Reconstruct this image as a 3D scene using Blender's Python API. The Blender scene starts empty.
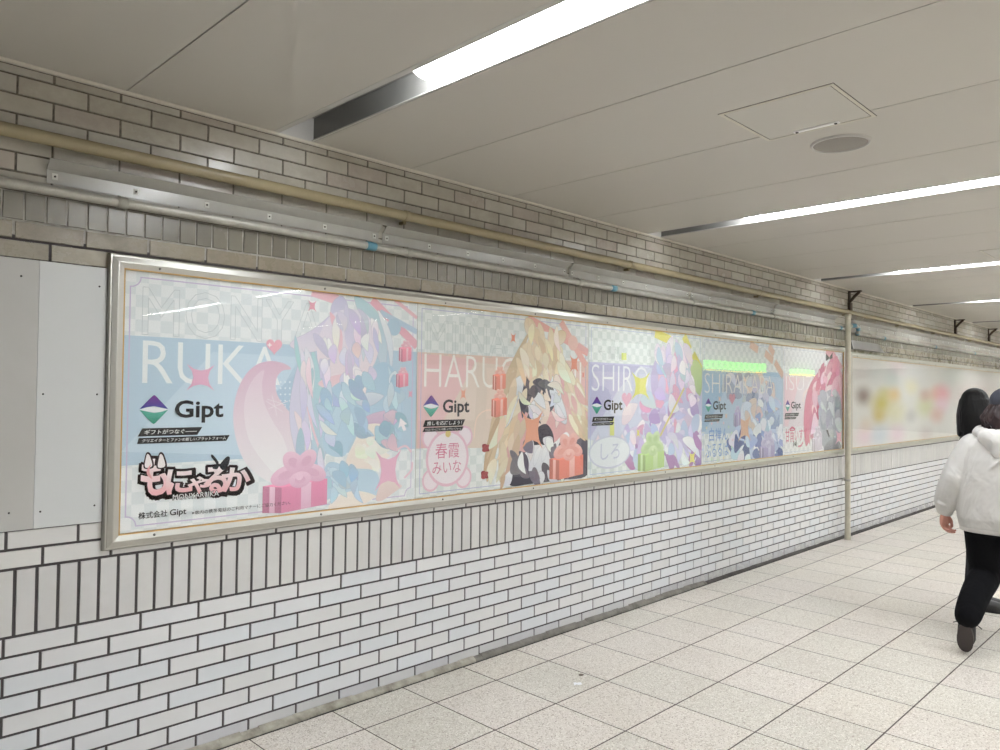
import bpy, bmesh, math, random
from mathutils import Vector, Matrix
from mathutils.geometry import tessellate_polygon

C = bpy.context.scene.collection
scene = bpy.context.scene
rnd = random.Random(7)

# ------------------------------------------------------------------ camera
CAM_F, CAM_D, CAM_H = 757.394, 3.1915, 1.552
YAW, PITCH, ROLL = 0.7884, 0.0210, 0.0120
FW = Vector((math.sin(YAW)*math.cos(PITCH), math.cos(YAW)*math.cos(PITCH), math.sin(PITCH)))
_r = Vector((math.cos(YAW), -math.sin(YAW), 0)); _u = _r.cross(FW)
RT = math.cos(ROLL)*_r + math.sin(ROLL)*_u
UP = -math.sin(ROLL)*_r + math.cos(ROLL)*_u
cam_data = bpy.data.cameras.new('camera'); cam_data.sensor_width = 36; cam_data.lens = CAM_F/1000*36
cam_data.clip_start = 0.05; cam_data.clip_end = 200
cam = bpy.data.objects.new('camera', cam_data); C.objects.link(cam)
M = Matrix((RT, UP, -FW)).transposed().to_4x4(); M.translation = Vector((0, -CAM_D, CAM_H))
cam.matrix_world = M
scene.camera = cam

# ------------------------------------------------------------------ world, exposure
w = bpy.data.worlds.new('world'); scene.world = w; w.use_nodes = True
w.node_tree.nodes['Background'].inputs[0].default_value = (0.8, 0.85, 0.9, 1)
w.node_tree.nodes['Background'].inputs[1].default_value = 0.05
scene.view_settings.view_transform = 'Standard'
scene.view_settings.look = 'None'
scene.view_settings.gamma = 1
scene.view_settings.use_curve_mapping = False
scene.view_settings.exposure = 0.22
LAMP_STRENGTH = 34.0

# ------------------------------------------------------------------ helpers
def s2l(c):
    c = c/255.0
    return c/12.92 if c <= 0.04045 else ((c+0.055)/1.055)**2.4
def rgb(r, g, b): return (s2l(r), s2l(g), s2l(b), 1.0)

def mat(name, col, rough=0.5, metal=0.0, spec=0.5, attr=False, emit=None, bump=None, noise=None, coat=0.0):
    m = bpy.data.materials.new(name); m.use_nodes = True
    nt = m.node_tree; b = nt.nodes['Principled BSDF']
    b.inputs['Base Color'].default_value = col
    b.inputs['Roughness'].default_value = rough; b.inputs['Metallic'].default_value = metal
    b.inputs['Specular IOR Level'].default_value = spec
    b.inputs['Coat Weight'].default_value = coat
    src = None
    if attr:
        a = nt.nodes.new('ShaderNodeAttribute'); a.attribute_name = 'Col'; src = a.outputs['Color']
    if noise:                                # (scale, amount, colour2) : blotchy wear of the surface itself
        tc = nt.nodes.new('ShaderNodeTexCoord'); n = nt.nodes.new('ShaderNodeTexNoise')
        n.inputs['Scale'].default_value = noise[0]; n.inputs['Detail'].default_value = 6
        n.inputs['Roughness'].default_value = 0.65
        nt.links.new(tc.outputs['Object'], n.inputs['Vector'])
        r = nt.nodes.new('ShaderNodeMapRange'); r.inputs[1].default_value = 0.4; r.inputs[2].default_value = 0.75
        r.inputs[4].default_value = noise[1]
        nt.links.new(n.outputs['Fac'], r.inputs[0])
        mx = nt.nodes.new('ShaderNodeMixRGB'); nt.links.new(r.outputs[0], mx.inputs[0])
        if src: nt.links.new(src, mx.inputs[1])
        else: mx.inputs[1].default_value = col
        mx.inputs[2].default_value = noise[2]; src = mx.outputs[0]
    if src: nt.links.new(src, b.inputs['Base Color'])
    if bump:
        tc = nt.nodes.new('ShaderNodeTexCoord'); n = nt.nodes.new('ShaderNodeTexNoise')
        n.inputs['Scale'].default_value = bump[0]; n.inputs['Detail'].default_value = 4
        nt.links.new(tc.outputs['Object'], n.inputs['Vector'])
        bp = nt.nodes.new('ShaderNodeBump'); bp.inputs['Strength'].default_value = bump[1]
        bp.inputs['Distance'].default_value = bump[2]
        nt.links.new(n.outputs['Fac'], bp.inputs['Height']); nt.links.new(bp.outputs[0], b.inputs['Normal'])
    if emit:
        b.inputs['Emission Color'].default_value = emit[0]; b.inputs['Emission Strength'].default_value = emit[1]
    return m

class MB:
    """collects shapes and links them as one mesh object"""
    def __init__(s): s.v = []; s.f = []; s.c = []; s.mi = []; s.sm = []
    def add(s, verts, faces, col=(1, 1, 1, 1), mi=0, smooth=False):
        o = len(s.v); s.v += [tuple(p) for p in verts]
        for f in faces: s.f.append(tuple(o+i for i in f)); s.c.append(col); s.mi.append(mi); s.sm.append(smooth)
    def quad(s, a, b, c, d, col=(1, 1, 1, 1), mi=0): s.add([a, b, c, d], [(0, 1, 2, 3)], col, mi)
    def box(s, x0, x1, y0, y1, z0, z1, bev=0.0, col=(1, 1, 1, 1), mi=0):
        bm = bmesh.new(); bmesh.ops.create_cube(bm, size=1)
        for v in bm.verts:
            v.co = Vector(((x0+x1)/2+v.co.x*(x1-x0), (y0+y1)/2+v.co.y*(y1-y0), (z0+z1)/2+v.co.z*(z1-z0)))
        if bev: bmesh.ops.bevel(bm, geom=bm.edges[:], offset=bev, segments=2, profile=0.5, affect='EDGES')
        s.bm(bm, col, mi); bm.free()
    def bm(s, bm, col=(1, 1, 1, 1), mi=0, smooth=False, mtx=None):
        bm.verts.index_update()
        s.add([(mtx @ v.co) if mtx else v.co for v in bm.verts], [[v.index for v in f.verts] for f in bm.faces], col, mi, smooth)
    def tube(s, path, rad, n=16, col=(1, 1, 1, 1), mi=0, caps=True, flat=1.0, up=None):
        """swept tube; rad a number or one per point; flat squashes it across 'up'"""
        P = [Vector(p) for p in path]; R = rad if isinstance(rad, (list, tuple)) else [rad]*len(P)
        t0 = (P[1]-P[0]).normalized()
        a = Vector(up) if up else (Vector((0, 0, 1)) if abs(t0.z) < 0.9 else Vector((1, 0, 0)))
        rings = []
        for i, p in enumerate(P):
            t = ((P[min(i+1, len(P)-1)]-P[i]).normalized()+(P[i]-P[max(i-1, 0)]).normalized()).normalized()
            a = (a-t*a.dot(t)).normalized(); b = t.cross(a)
            rings.append([p+(a*math.cos(k*2*math.pi/n)*flat+b*math.sin(k*2*math.pi/n))*R[i] for k in range(n)])
        vs = [q for r in rings for q in r]; fs = []
        for i in range(len(P)-1):
            for k in range(n): fs.append((i*n+k, i*n+(k+1) % n, (i+1)*n+(k+1) % n, (i+1)*n+k))
        s.add(vs, fs, col, mi, True)
        if caps:
            s.add(rings[0], [tuple(range(n-1, -1, -1))], col, mi); s.add(rings[-1], [tuple(range(n))], col, mi)
    def ball(s, c, r, n=14, col=(1, 1, 1, 1), mi=0, rot=None):
        bm = bmesh.new(); bmesh.ops.create_uvsphere(bm, u_segments=n, v_segments=n//2+2, radius=1)
        rr = (r, r, r) if isinstance(r, (int, float)) else r
        m = Matrix.Translation(c) @ (rot.to_4x4() if rot else Matrix()) @ Matrix.Diagonal((*rr, 1))
        s.bm(bm, col, mi, True, m); bm.free()
    def lathe(s, prof, axis_at, n=32, axis='z', col=(1, 1, 1, 1), mi=0):
        """prof = list of (radius, height)"""
        c = Vector(axis_at); vs = []; fs = []
        for r, h in prof:
            for k in range(n):
                a = k*2*math.pi/n; x, y = r*math.cos(a), r*math.sin(a)
                vs.append(c+(Vector((x, y, h)) if axis == 'z' else Vector((x, h, y)) if axis == 'y' else Vector((h, x, y))))
        for i in range(len(prof)-1):
            for k in range(n): fs.append((i*n+k, i*n+(k+1) % n, (i+1)*n+(k+1) % n, (i+1)*n+k))
        s.add(vs, fs, col, mi, True)
    def prism(s, prof, x0, x1, col=(1, 1, 1, 1), mi=0):
        """(y,z) profile swept along x, closed"""
        n = len(prof); vs = [(x0, y, z) for y, z in prof]+[(x1, y, z) for y, z in prof]
        fs = [(k, (k+1) % n, n+(k+1) % n, n+k) for k in range(n)]
        s.add(vs, fs+[tuple(range(n-1, -1, -1)), tuple(range(n, 2*n))], col, mi)
    def mesh(s, name, mats):
        me = bpy.data.meshes.new(name); me.from_pydata(s.v, [], s.f)
        for m in (mats if isinstance(mats, (list, tuple)) else [mats]): me.materials.append(m)
        me.polygons.foreach_set('material_index', s.mi); me.polygons.foreach_set('use_smooth', s.sm)
        ca = me.color_attributes.new('Col', 'FLOAT_COLOR', 'CORNER'); buf = []
        for p, c in zip(me.polygons, s.c):
            if isinstance(c, list): 
                for q in c: buf += q
            else: buf += list(c)*p.loop_total
        ca.data.foreach_set('color', buf)
        me.update(); return me
    def build(s, name, mats, parent=None, loc=None, fix=True):
        me = s.mesh(name, mats)
        if fix:
            bm = bmesh.new(); bm.from_mesh(me); bmesh.ops.recalc_face_normals(bm, faces=bm.faces[:]); bm.to_mesh(me); bm.free()
        return link(name, me, parent, loc)

def link(name, me, parent=None, loc=None):
    o = bpy.data.objects.new(name, me); C.objects.link(o)
    if parent: o.parent = parent
    if loc: o.location = loc
    return o
def tag(o, label=None, cat=None, group=None, kind=None):
    for k, v in (('label', label), ('category', cat), ('group', group), ('kind', kind)):
        if v: o[k] = v
    return o
def thing(name, label, cat, loc=(0, 0, 0), group=None):
    o = bpy.data.objects.new(name, None); C.objects.link(o); o.location = loc; o.empty_display_size = 0.1
    return tag(o, label, cat, group)
def local(o, pts):                       # world points -> points in a thing's frame
    return [Vector(p)-o.location for p in pts]
def copy_tree(o, parent=None):
    c = o.copy(); C.objects.link(c); c.parent = parent
    for ch in list(o.children): copy_tree(ch, c)
    return c
def at(u, v, y):                         # the point of the vertical plane y that the photo shows at (u, v)
    d = FW+RT*((u-500)/CAM_F)+UP*((375-v)/CAM_F)
    t = (y+CAM_D)/d.y
    return Vector((0, -CAM_D, CAM_H))+d*t

# ------------------------------------------------------------------ materials
def tile_material():
    m = mat('glazed_tile', (0.6, 0.6, 0.6, 1), 0.22, attr=True)
    nt = m.node_tree; b = nt.nodes['Principled BSDF']; L = nt.links
    col = next(n for n in nt.nodes if n.type == 'ATTRIBUTE').outputs['Color']
    tc = nt.nodes.new('ShaderNodeTexCoord'); mp = nt.nodes.new('ShaderNodeMapping')
    mp.inputs['Scale'].default_value = (4, 1, 5)             # blotchy grime
    n = nt.nodes.new('ShaderNodeTexNoise'); n.inputs['Scale'].default_value = 1.6; n.inputs['Detail'].default_value = 7; n.inputs['Roughness'].default_value = 0.68
    L.new(tc.outputs['Object'], mp.inputs[0]); L.new(mp.outputs[0], n.inputs['Vector'])
    at_ = nt.nodes.new('ShaderNodeAttribute'); at_.attribute_name = 'Dirt'
    r = nt.nodes.new('ShaderNodeMapRange'); r.inputs[1].default_value = 0.35; r.inputs[2].default_value = 0.7
    L.new(n.outputs['Fac'], r.inputs[0])
    mu = nt.nodes.new('ShaderNodeMath'); mu.operation = 'MULTIPLY'
    L.new(r.outputs[0], mu.inputs[0]); L.new(at_.outputs['Fac'], mu.inputs[1])
    mx = nt.nodes.new('ShaderNodeMixRGB'); L.new(mu.outputs[0], mx.inputs[0]); L.new(col, mx.inputs[1])
    mx.inputs[2].default_value = rgb(96, 85, 67)
    L.new(mx.outputs[0], b.inputs['Base Color'])
    ro = nt.nodes.new('ShaderNodeMapRange'); ro.inputs[3].default_value = 0.20; ro.inputs[4].default_value = 0.5
    L.new(mu.outputs[0], ro.inputs[0]); L.new(ro.outputs[0], b.inputs['Roughness'])
    return m

def terrazzo_material():
    m = mat('terrazzo', (0.5, 0.5, 0.5, 1), 0.34, attr=True, spec=0.45)
    nt = m.node_tree; b = nt.nodes['Principled BSDF']; L = nt.links
    col = next(n for n in nt.nodes if n.type == 'ATTRIBUTE').outputs['Color']
    tc = nt.nodes.new('ShaderNodeTexCoord')
    def speck(scale, lo, hi, c, prev):
        v = nt.nodes.new('ShaderNodeTexVoronoi'); v.inputs['Scale'].default_value = scale
        L.new(tc.outputs['Object'], v.inputs['Vector'])
        sep = nt.nodes.new('ShaderNodeSeparateColor'); L.new(v.outputs['Color'], sep.inputs[0])
        r = nt.nodes.new('ShaderNodeMapRange'); r.inputs[1].default_value = lo; r.inputs[2].default_value = hi
        L.new(sep.outputs[0], r.inputs[0])
        mx = nt.nodes.new('ShaderNodeMixRGB'); L.new(r.outputs[0], mx.inputs[0]); L.new(prev, mx.inputs[1]); mx.inputs[2].default_value = c
        return mx.outputs[0]
    c = speck(140, 0.72, 0.95, rgb(182, 173, 160), col)
    c = speck(190, 0.70, 0.92, rgb(232, 228, 220), c)
    c = speck(230, 0.93, 0.97, rgb(146, 130, 120), c)
    n = nt.nodes.new('ShaderNodeTexNoise'); n.inputs['Scale'].default_value = 1.3; n.inputs['Detail'].default_value = 5
    L.new(tc.outputs['Object'], n.inputs['Vector'])
    r = nt.nodes.new('ShaderNodeMapRange'); r.inputs[1].default_value = 0.45; r.inputs[2].default_value = 0.75; r.inputs[4].default_value = 0.16
    L.new(n.outputs['Fac'], r.inputs[0])
    mx = nt.nodes.new('ShaderNodeMixRGB'); L.new(r.outputs[0], mx.inputs[0]); L.new(c, mx.inputs[1]); mx.inputs[2].default_value = rgb(150, 140, 126)
    L.new(mx.outputs[0], b.inputs['Base Color'])
    return m

def glass_material():
    m = bpy.data.materials.new('acrylic_sheet'); m.use_nodes = True; nt = m.node_tree; L = nt.links
    nt.nodes.remove(nt.nodes['Principled BSDF']); out = nt.nodes['Material Output']
    tr = nt.nodes.new('ShaderNodeBsdfTransparent'); tr.inputs[0].default_value = (0.97, 0.975, 0.97, 1)
    gl = nt.nodes.new('ShaderNodeBsdfGlossy'); gl.inputs['Roughness'].default_value = 0.004
    fr = nt.nodes.new('ShaderNodeFresnel'); fr.inputs['IOR'].default_value = 1.49
    tc = nt.nodes.new('ShaderNodeTexCoord'); n = nt.nodes.new('ShaderNodeTexNoise'); n.inputs['Scale'].default_value = 1.7; n.inputs['Detail'].default_value = 1
    bp = nt.nodes.new('ShaderNodeBump'); bp.inputs['Strength'].default_value = 0.14; bp.inputs['Distance'].default_value = 0.008
    L.new(tc.outputs['Object'], n.inputs['Vector']); L.new(n.outputs['Fac'], bp.inputs['Height'])
    L.new(bp.outputs[0], gl.inputs['Normal'])
    ge = nt.nodes.new('ShaderNodeNewGeometry'); io = nt.nodes.new('ShaderNodeMapRange')    # the same index from either side of the sheet
    io.inputs[3].default_value = 1.49; io.inputs[4].default_value = 1/1.49
    L.new(ge.outputs['Backfacing'], io.inputs[0]); L.new(io.outputs[0], fr.inputs['IOR'])
    mx = nt.nodes.new('ShaderNodeMixShader')
    sc = nt.nodes.new('ShaderNodeMath'); sc.operation = 'MULTIPLY'; sc.inputs[1].default_value = 0.65   # reflection turned down to thin the veil over the prints
    L.new(fr.outputs[0], sc.inputs[0]); L.new(sc.outputs[0], mx.inputs[0]); L.new(tr.outputs[0], mx.inputs[1]); L.new(gl.outputs[0], mx.inputs[2])
    L.new(mx.outputs[0], out.inputs['Surface'])
    return m

TILE = tile_material()
GROUT = mat('grout', rgb(74, 69, 70), 0.9, noise=(14, 0.5, rgb(56, 52, 50)))
TERRAZZO = terrazzo_material()
JOINT = mat('floor_joint', rgb(88, 78, 76), 0.9)
CEMENT = mat('cement', rgb(172, 168, 156), 0.85, noise=(11, 0.85, rgb(92, 86, 76)), bump=(30, 0.5, 0.004))
CEMENT_GREY = mat('cement_grey', rgb(128, 125, 118), 0.85, noise=(12, 0.9, rgb(84, 80, 76)), bump=(30, 0.5, 0.004))
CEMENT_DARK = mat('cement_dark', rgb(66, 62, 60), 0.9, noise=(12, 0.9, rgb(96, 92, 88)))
GROUT_PALE = mat('grout_pale', rgb(172, 168, 160), 0.9, noise=(14, 0.8, rgb(92, 86, 78)))
GROUT_TOP = mat('grout_sooty', rgb(84, 78, 70), 0.9, noise=(40, 0.8, rgb(140, 132, 120)))
BLACK_GAP = mat('dark_gap', rgb(38, 36, 35), 0.9)
CEIL = mat('ceiling_panel', rgb(196, 192, 184), 0.42, attr=True, spec=0.35)
CEIL_DARK = mat('ceiling_void', rgb(60, 58, 55), 0.8)
TRIM = mat('ceiling_edge_trim', rgb(206, 201, 188), 0.5)
HOUSING = mat('light_housing', rgb(128, 127, 124), 0.5)
FLANGE = mat('light_flange', rgb(190, 188, 184), 0.4)
LAMP = mat('lamp', (1, 1, 1, 1), 0.5, emit=((0.95, 0.98, 1.01, 1), LAMP_STRENGTH))
ALU = mat('aluminium', rgb(186, 185, 179), 0.33, metal=0.95, noise=(2.2, 0.25, rgb(170, 168, 160)))
GOLD = mat('gasket', rgb(186, 150, 92), 0.45)
LATCH = mat('latch_plastic', rgb(236, 236, 234), 0.5)
STEEL = mat('screw_steel', rgb(120, 120, 118), 0.35, metal=0.9)
DARK_STEEL = mat('screw_dark', rgb(62, 60, 58), 0.5, metal=0.4)
GLASS = glass_material()
PRINT = mat('poster_print', (1, 1, 1, 1), 0.5, spec=0.25, attr=True)
GREY_PANEL_PALE = mat('grey_panel_pale', rgb(200, 202, 202), 0.45, noise=(1.6, 0.2, rgb(186, 186, 182)))
GREY_PANEL = mat('grey_panel', rgb(182, 181, 178), 0.45, noise=(1.6, 0.4, rgb(164, 160, 152)))
CREAM_PIPE = mat('cream_paint', rgb(150, 138, 109), 0.26, noise=(5, 0.4, rgb(124, 112, 86)))
GALV = mat('galvanised', rgb(176, 174, 166), 0.42, metal=0.35, noise=(16, 0.6, rgb(132, 128, 118)))
BLUE_BAND = mat('blue_band', rgb(86, 138, 158), 0.45)
GUTTER = mat('drip_guard', rgb(160, 158, 152), 0.19, spec=0.6, noise=(5, 0.4, rgb(140, 136, 126)))
WASHER = mat('washer_pad', rgb(186, 184, 178), 0.6)
RUST = mat('rusty_iron', rgb(70, 56, 44), 0.8, noise=(12, 0.7, rgb(48, 36, 28)))
PLATE = mat('sheet_steel', rgb(128, 126, 122), 0.4, metal=0.4, noise=(5, 0.4, rgb(104, 100, 94)))
POLE = mat('pole_paint', rgb(190, 185, 168), 0.4, noise=(7, 0.5, rgb(146, 136, 112)))
SPEAKER = mat('speaker_grille', rgb(150, 145, 138), 0.6, bump=(260, 0.8, 0.004))
# ------------------------------------------------------------------ the setting
XA, XB, YO = -6.0, 36.0, -10.6           # extent of the passage
CZ = 2.732                               # ceiling height
BX0, BW, BH = 0.695, 0.2372, 0.0706      # tile bond

def tile_wall():
    mb = MB(); dirt = []
    def tile(x0, x1, z0, z1, tint, d):
        b = 0.0016; j = [rnd.uniform(-0.0005, 0.0005) for _ in range(3)]
        f = lambda x, z: j[0]+j[1]*(x-x0)/(x1-x0)+j[2]*(z-z0)/(z1-z0)
        fr = [(x0+b, f(x0, z0), z0+b), (x1-b, f(x1, z0), z0+b), (x1-b, f(x1, z1), z1-b), (x0+b, f(x0, z1), z1-b)]
        bk = [(x0, 0.005, z0), (x1, 0.005, z0), (x1, 0.005, z1), (x0, 0.005, z1)]
        mb.add(fr+bk, [(0, 1, 2, 3), (4, 5, 1, 0), (5, 6, 2, 1), (6, 7, 3, 2), (7, 4, 0, 3)], tint)
        dirt.extend([d]*5)
    def tint(z):
        k = rnd.random()
        if z < 0.06: base = [(192, 192, 197), (196, 196, 198)][int(k*2)]
        elif z < 0.66: base = [(211, 212, 215), (212, 212, 213), (209, 212, 216), (211, 211, 212)][int(k*4)]
        elif z < 0.9: base = [(200, 199, 198), (198, 197, 196), (202, 201, 199)][int(k*3)]
        elif 2.0 < z < 2.155: base = [(152, 144, 126), (146, 137, 120), (158, 150, 133)][int(k*3)]
        elif z < 2.0: base = [(212, 211, 208), (208, 207, 205)][int(k*2)]
        elif z < 2.26: base = [(122, 118, 106), (116, 112, 101), (127, 123, 111)][int(k*3)]
        else: base = [(180, 175, 163), (176, 171, 159), (184, 180, 170), (180, 172, 162)][int(k*4)]
        e = rnd.uniform(-2, 2); return rgb(*[c+e for c in base])
    def running(ztop, n, dirtf, first_half):
        for i in range(n):
            z1 = ztop-i*BH; z0 = z1-BH
            half = 0.5 if (i % 2 == 0) == first_half else 0.0
            k0 = math.floor((XA-BX0)/BW); k1 = math.ceil((XB-BX0)/BW)
            for k in range(k0, k1):
                x0 = BX0+(k+half)*BW
                d = dirtf(x0, (z0+z1)/2)
                g = 0.0043 if z0 < 2.1 else 0.0028
                tile(x0+g, x0+BW-g, max(z0+g-0.0002, 0.001), z1-g+0.0002, tint((z0+z1)/2), d)
    def soldier(z0, z1, d):
        p = 0.07075; x0 = 0.726-0.07075*96
        while x0 < XB:
            g = 0.0048 if z0 < 1 else 0.0030
            tile(x0+g, x0+p-g, z0+g, z1-g, tint((z0+z1)/2), d*rnd.uniform(0.6, 1.2)); x0 += p
    running(0.6386, 9, lambda x, z: 0.05 if z > 0.07 else (0.1 if x < 4.5 else 0.45), False)
    soldier(0.6386, 0.8836, 0.08)
    running(2.1545, 18, lambda x, z: (0.8 if z > 2.0 else 0.05)*rnd.uniform(0.7, 1.1), False)
    soldier(2.1545, 2.2604, 0.35)
    running(2.684, 6, lambda x, z: 0.3*rnd.uniform(0.5, 1.3), False)
    # cut course under the ceiling trim
    k0 = math.floor((XA-BX0)/BW); k1 = math.ceil((XB-BX0)/BW)
    for k in range(k0, k1):
        x0 = BX0+(k+0.5)*BW; tile(x0+0.0038, x0+BW-0.0038, 2.6865, 2.716, tint(2.7), 0.3)
    o_front = len(mb.f)
    for za, zb, q in ((0, 2.10, 1), (2.10, 2.2604, 2), (2.2604, CZ+0.1, 3)):
        mb.quad((XA, 0.004, za), (XB, 0.004, za), (XB, 0.004, zb), (XA, 0.004, zb), mi=q); dirt.append(0)
    mb.box(XA, XB, 0.006, 0.12, -0.02, CZ+0.1, mi=1); dirt.extend([0]*6)
    o = mb.build('wall_left', [TILE, GROUT, GROUT_PALE, GROUT_TOP], fix=False)
    a = o.data.attributes.new('Dirt', 'FLOAT', 'FACE'); a.data.foreach_set('value', dirt)
    return tag(o, kind='structure')
tile_wall()

def floor():
    mb = MB(); tx, ty = 0.4253, 0.4193; fx, fy = 2.905, -0.303
    mb.box(XA, XB, YO, 0.0, -0.06, -0.0025, mi=1)
    i0 = math.floor((XA-fx)/tx); i1 = math.ceil((XB-fx)/tx)
    for i in range(i0, i1):
        for j in range(-1, 25):
            x0, x1 = fx+i*tx+0.0028, fx+(i+1)*tx-0.0028
            y1, y0 = fy-j*ty-0.0034, fy-(j+1)*ty+0.0034
            if j == -1: y1 = -0.043
            y0 = max(y0, YO)
            if y1 <= YO: continue
            k = rnd.random(); base = [(212, 206, 195), (207, 203, 192), (213, 206, 197), (205, 201, 191), (211, 204, 196)][int(k*5)]
            e = rnd.uniform(-3, 3)
            t = rgb(*[c+e for c in base])
            mb.add([(x0, y0, 0), (x1, y0, 0), (x1, y1, 0), (x0, y1, 0),
                    (x0-.0004, y0-.0004, -.0026), (x1+.0004, y0-.0004, -.0026), (x1+.0004, y1+.0004, -.0026), (x0-.0004, y1+.0004, -.0026)],
                   [(0, 1, 2, 3)], t)
            o_ = len(mb.v)-8
            for f_ in ((4, 5, 1, 0), (5, 6, 2, 1), (6, 7, 3, 2), (7, 4, 0, 3)): mb.f.append(tuple(o_+q for q in f_)); mb.c.append(t); mb.mi.append(1); mb.sm.append(False)
    tag(mb.build('floor', [TERRAZZO, JOINT], fix=False), kind='structure')
floor()

def skirting():
    mb = MB(); r = random.Random(3)
    x = XA
    while x < XB:                        # a rough cement fillet, broken low further along
        x1 = min(x+r.uniform(0.05, 0.16), XB)
        low = 0.55 if x > 5.5 else 1.0
        h = (0.027+r.uniform(-0.004, 0.004))*low; d = 0.033+r.uniform(-0.003, 0.002)
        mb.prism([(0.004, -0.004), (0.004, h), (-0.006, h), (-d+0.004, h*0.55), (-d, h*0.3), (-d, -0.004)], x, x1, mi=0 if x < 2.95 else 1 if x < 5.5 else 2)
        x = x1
    mb.box(XA, XB, -0.043, -0.030, -0.004, 0.0006, mi=3)
    tag(mb.build('baseboard_left', [CEMENT, CEMENT_GREY, CEMENT_DARK, BLACK_GAP]), kind='structure')
skirting()

LIGHT_X = [1.708+3.006*k for k in range(-1, 12)]
LW = 0.206
def ceiling():
    mb = MB()
    cuts = [XA]
    for L in LIGHT_X: cuts += [(L, L+LW)]+[L+LW+0.59, L+LW+1.367, L+LW+2.160]
    edges = []; x = XA
    for c in cuts[1:]:
        if isinstance(c, tuple): edges.append((x, c[0], True)); x = c[1]
        else: edges.append((x, c, False)); x = c
    edges.append((x, XB, False))
    g = 0.0028
    for a, b, _ in edges:
        if b-a < 0.02: continue
        k = rnd.choice([(193, 189, 181), (192, 188, 180), (194, 190, 182)])
        mb.box(a+g, b-g, YO, -0.002, CZ, CZ+0.02, col=rgb(*k))
        mb.box(a+0.004, b-0.004, YO, 0, CZ+0.014, CZ+0.12, mi=1)
        if b not in [L for L in LIGHT_X] and b < XB: mb.box(b-0.005, b+0.005, YO, 0, CZ+0.016, CZ+0.03, mi=1)
    tag(mb.build('ceiling', [CEIL, CEIL_DARK]), kind='structure')
    mb = MB(); mb.prism([(0.003, CZ-0.013), (-0.006, CZ-0.013), (-0.010, CZ-0.009), (-0.012, CZ-0.0005), (0.003, CZ-0.0005)], XA, XB)
    t = tag(mb.build('trim_1', TRIM), kind='structure')
ceiling()

def far_walls():
    W = mat('far_tile', rgb(208, 206, 200), 0.3)
    nt = W.node_tree; br = nt.nodes.new('ShaderNodeTexBrick'); tc = nt.nodes.new('ShaderNodeTexCoord')
    mp = nt.nodes.new('ShaderNodeMapping'); mp.inputs['Rotation'].default_value = (math.pi/2, 0, 0)
    br.inputs['Scale'].default_value = 1; br.inputs['Brick Width'].default_value = 0.2372; br.inputs['Row Height'].default_value = 0.0706
    br.inputs['Mortar Size'].default_value = 0.004
    br.inputs['Color1'].default_value = rgb(206, 205, 200); br.inputs['Color2'].default_value = rgb(212, 210, 206); br.inputs['Mortar'].default_value = rgb(96, 92, 88)
    nt.links.new(tc.outputs['Object'], mp.inputs[0]); nt.links.new(mp.outputs[0], br.inputs['Vector'])
    nt.links.new(br.outputs['Color'], nt.nodes['Principled BSDF'].inputs['Base Color'])
    P = mat('end_wall', rgb(196, 194, 188), 0.5)
    for nm, b, m in (('wall_right', (XA, XB, YO-0.12, YO), W), ('wall_back', (XA-0.12, XA, YO, 0.0), P), ('wall_front', (XB, XB+0.12, YO, 0.0), P)):
        mb = MB(); mb.box(*b, 0, CZ+0.1); tag(mb.build(nm, m), kind='structure')
far_walls()

# ------------------------------------------------------------------ ceiling lights
def ceiling_lights():
    where = ['behind the viewpoint', 'left of the nearest pair of bays']
    protos = None
    for i, L in enumerate(LIGHT_X):
        n = i-1
        lab = {0: 'long recessed strip light nearest the camera, above the first poster', 1: 'second recessed strip light from the camera, beyond the ceiling hatch and speaker',
               2: 'third recessed strip light from the camera, starting above the last pink poster', 3: 'fourth recessed strip light from the camera, above the blurred poster case'}.get(n)
        if lab is None: lab = 'recessed strip light in the ceiling, %s' % ('behind the camera' if n < 0 else 'far along the passage')
        t = thing('ceiling_light', lab, 'ceiling light', (L, 0, CZ), 'strip lights across the ceiling'); protos = t
        mb = MB(); d = 0.112
        mb.box(0.0, LW, -10.4, -0.012, d, d+0.004)
        mb.box(-0.003, 0.0, -10.4, -0.012, 0.002, d+0.004); mb.box(LW, LW+0.003, -10.4, -0.012, 0.002, d+0.004)
        mb.box(0, LW, -10.405, -10.4, 0, d)
        mb.build('housing', HOUSING, t)
        mb = MB(); mb.box(0, LW, -0.012, -0.008, 0, d); mb.build('end_plate', FLANGE, t)
        mb = MB()
        for x0, x1 in ((0.0, 0.030), (LW-0.012, LW)):
            mb.box(x0, x1, -10.4, -0.012, 0.0005, 0.006, 0.001)
        mb.build('flange', FLANGE, t)
        for y0, y1 in ([(-3.2, -6.2), (-7.4, -10.2)] if n < 0 else [(-0.94 if n == 0 else -0.74, -6.2), (-7.4, -10.2)]):  # unseen light behind the camera: near lamp left out to darken that end
            mb = MB(); prof = []
            x0, x1 = 0.05, LW-0.006
            n_ = 10; pts = []
            for k in range(n_+1):
                a = math.pi*k/n_; pts.append(((x0+x1)/2-(x1-x0)/2*math.cos(a), 0.104-0.090*math.sin(a)**0.5))
            vs = [(x, y0, z) for x, z in pts]+[(x, y1, z) for x, z in pts]
            m_ = len(pts)
            mb.add(vs, [(k, k+1, m_+k+1, m_+k) for k in range(m_-1)], smooth=True)
            mb.add([(x, y0, z) for x, z in pts], [tuple(range(m_))]); mb.add([(x, y1, z) for x, z in pts], [tuple(range(m_))])
            mb.add([(x0, y0, 0.104), (x1, y0, 0.104), (x1, y1, 0.104), (x0, y1, 0.104)], [(0, 1, 2, 3)])
            mb.build('lamp_tube', LAMP, t)
ceiling_lights()

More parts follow.
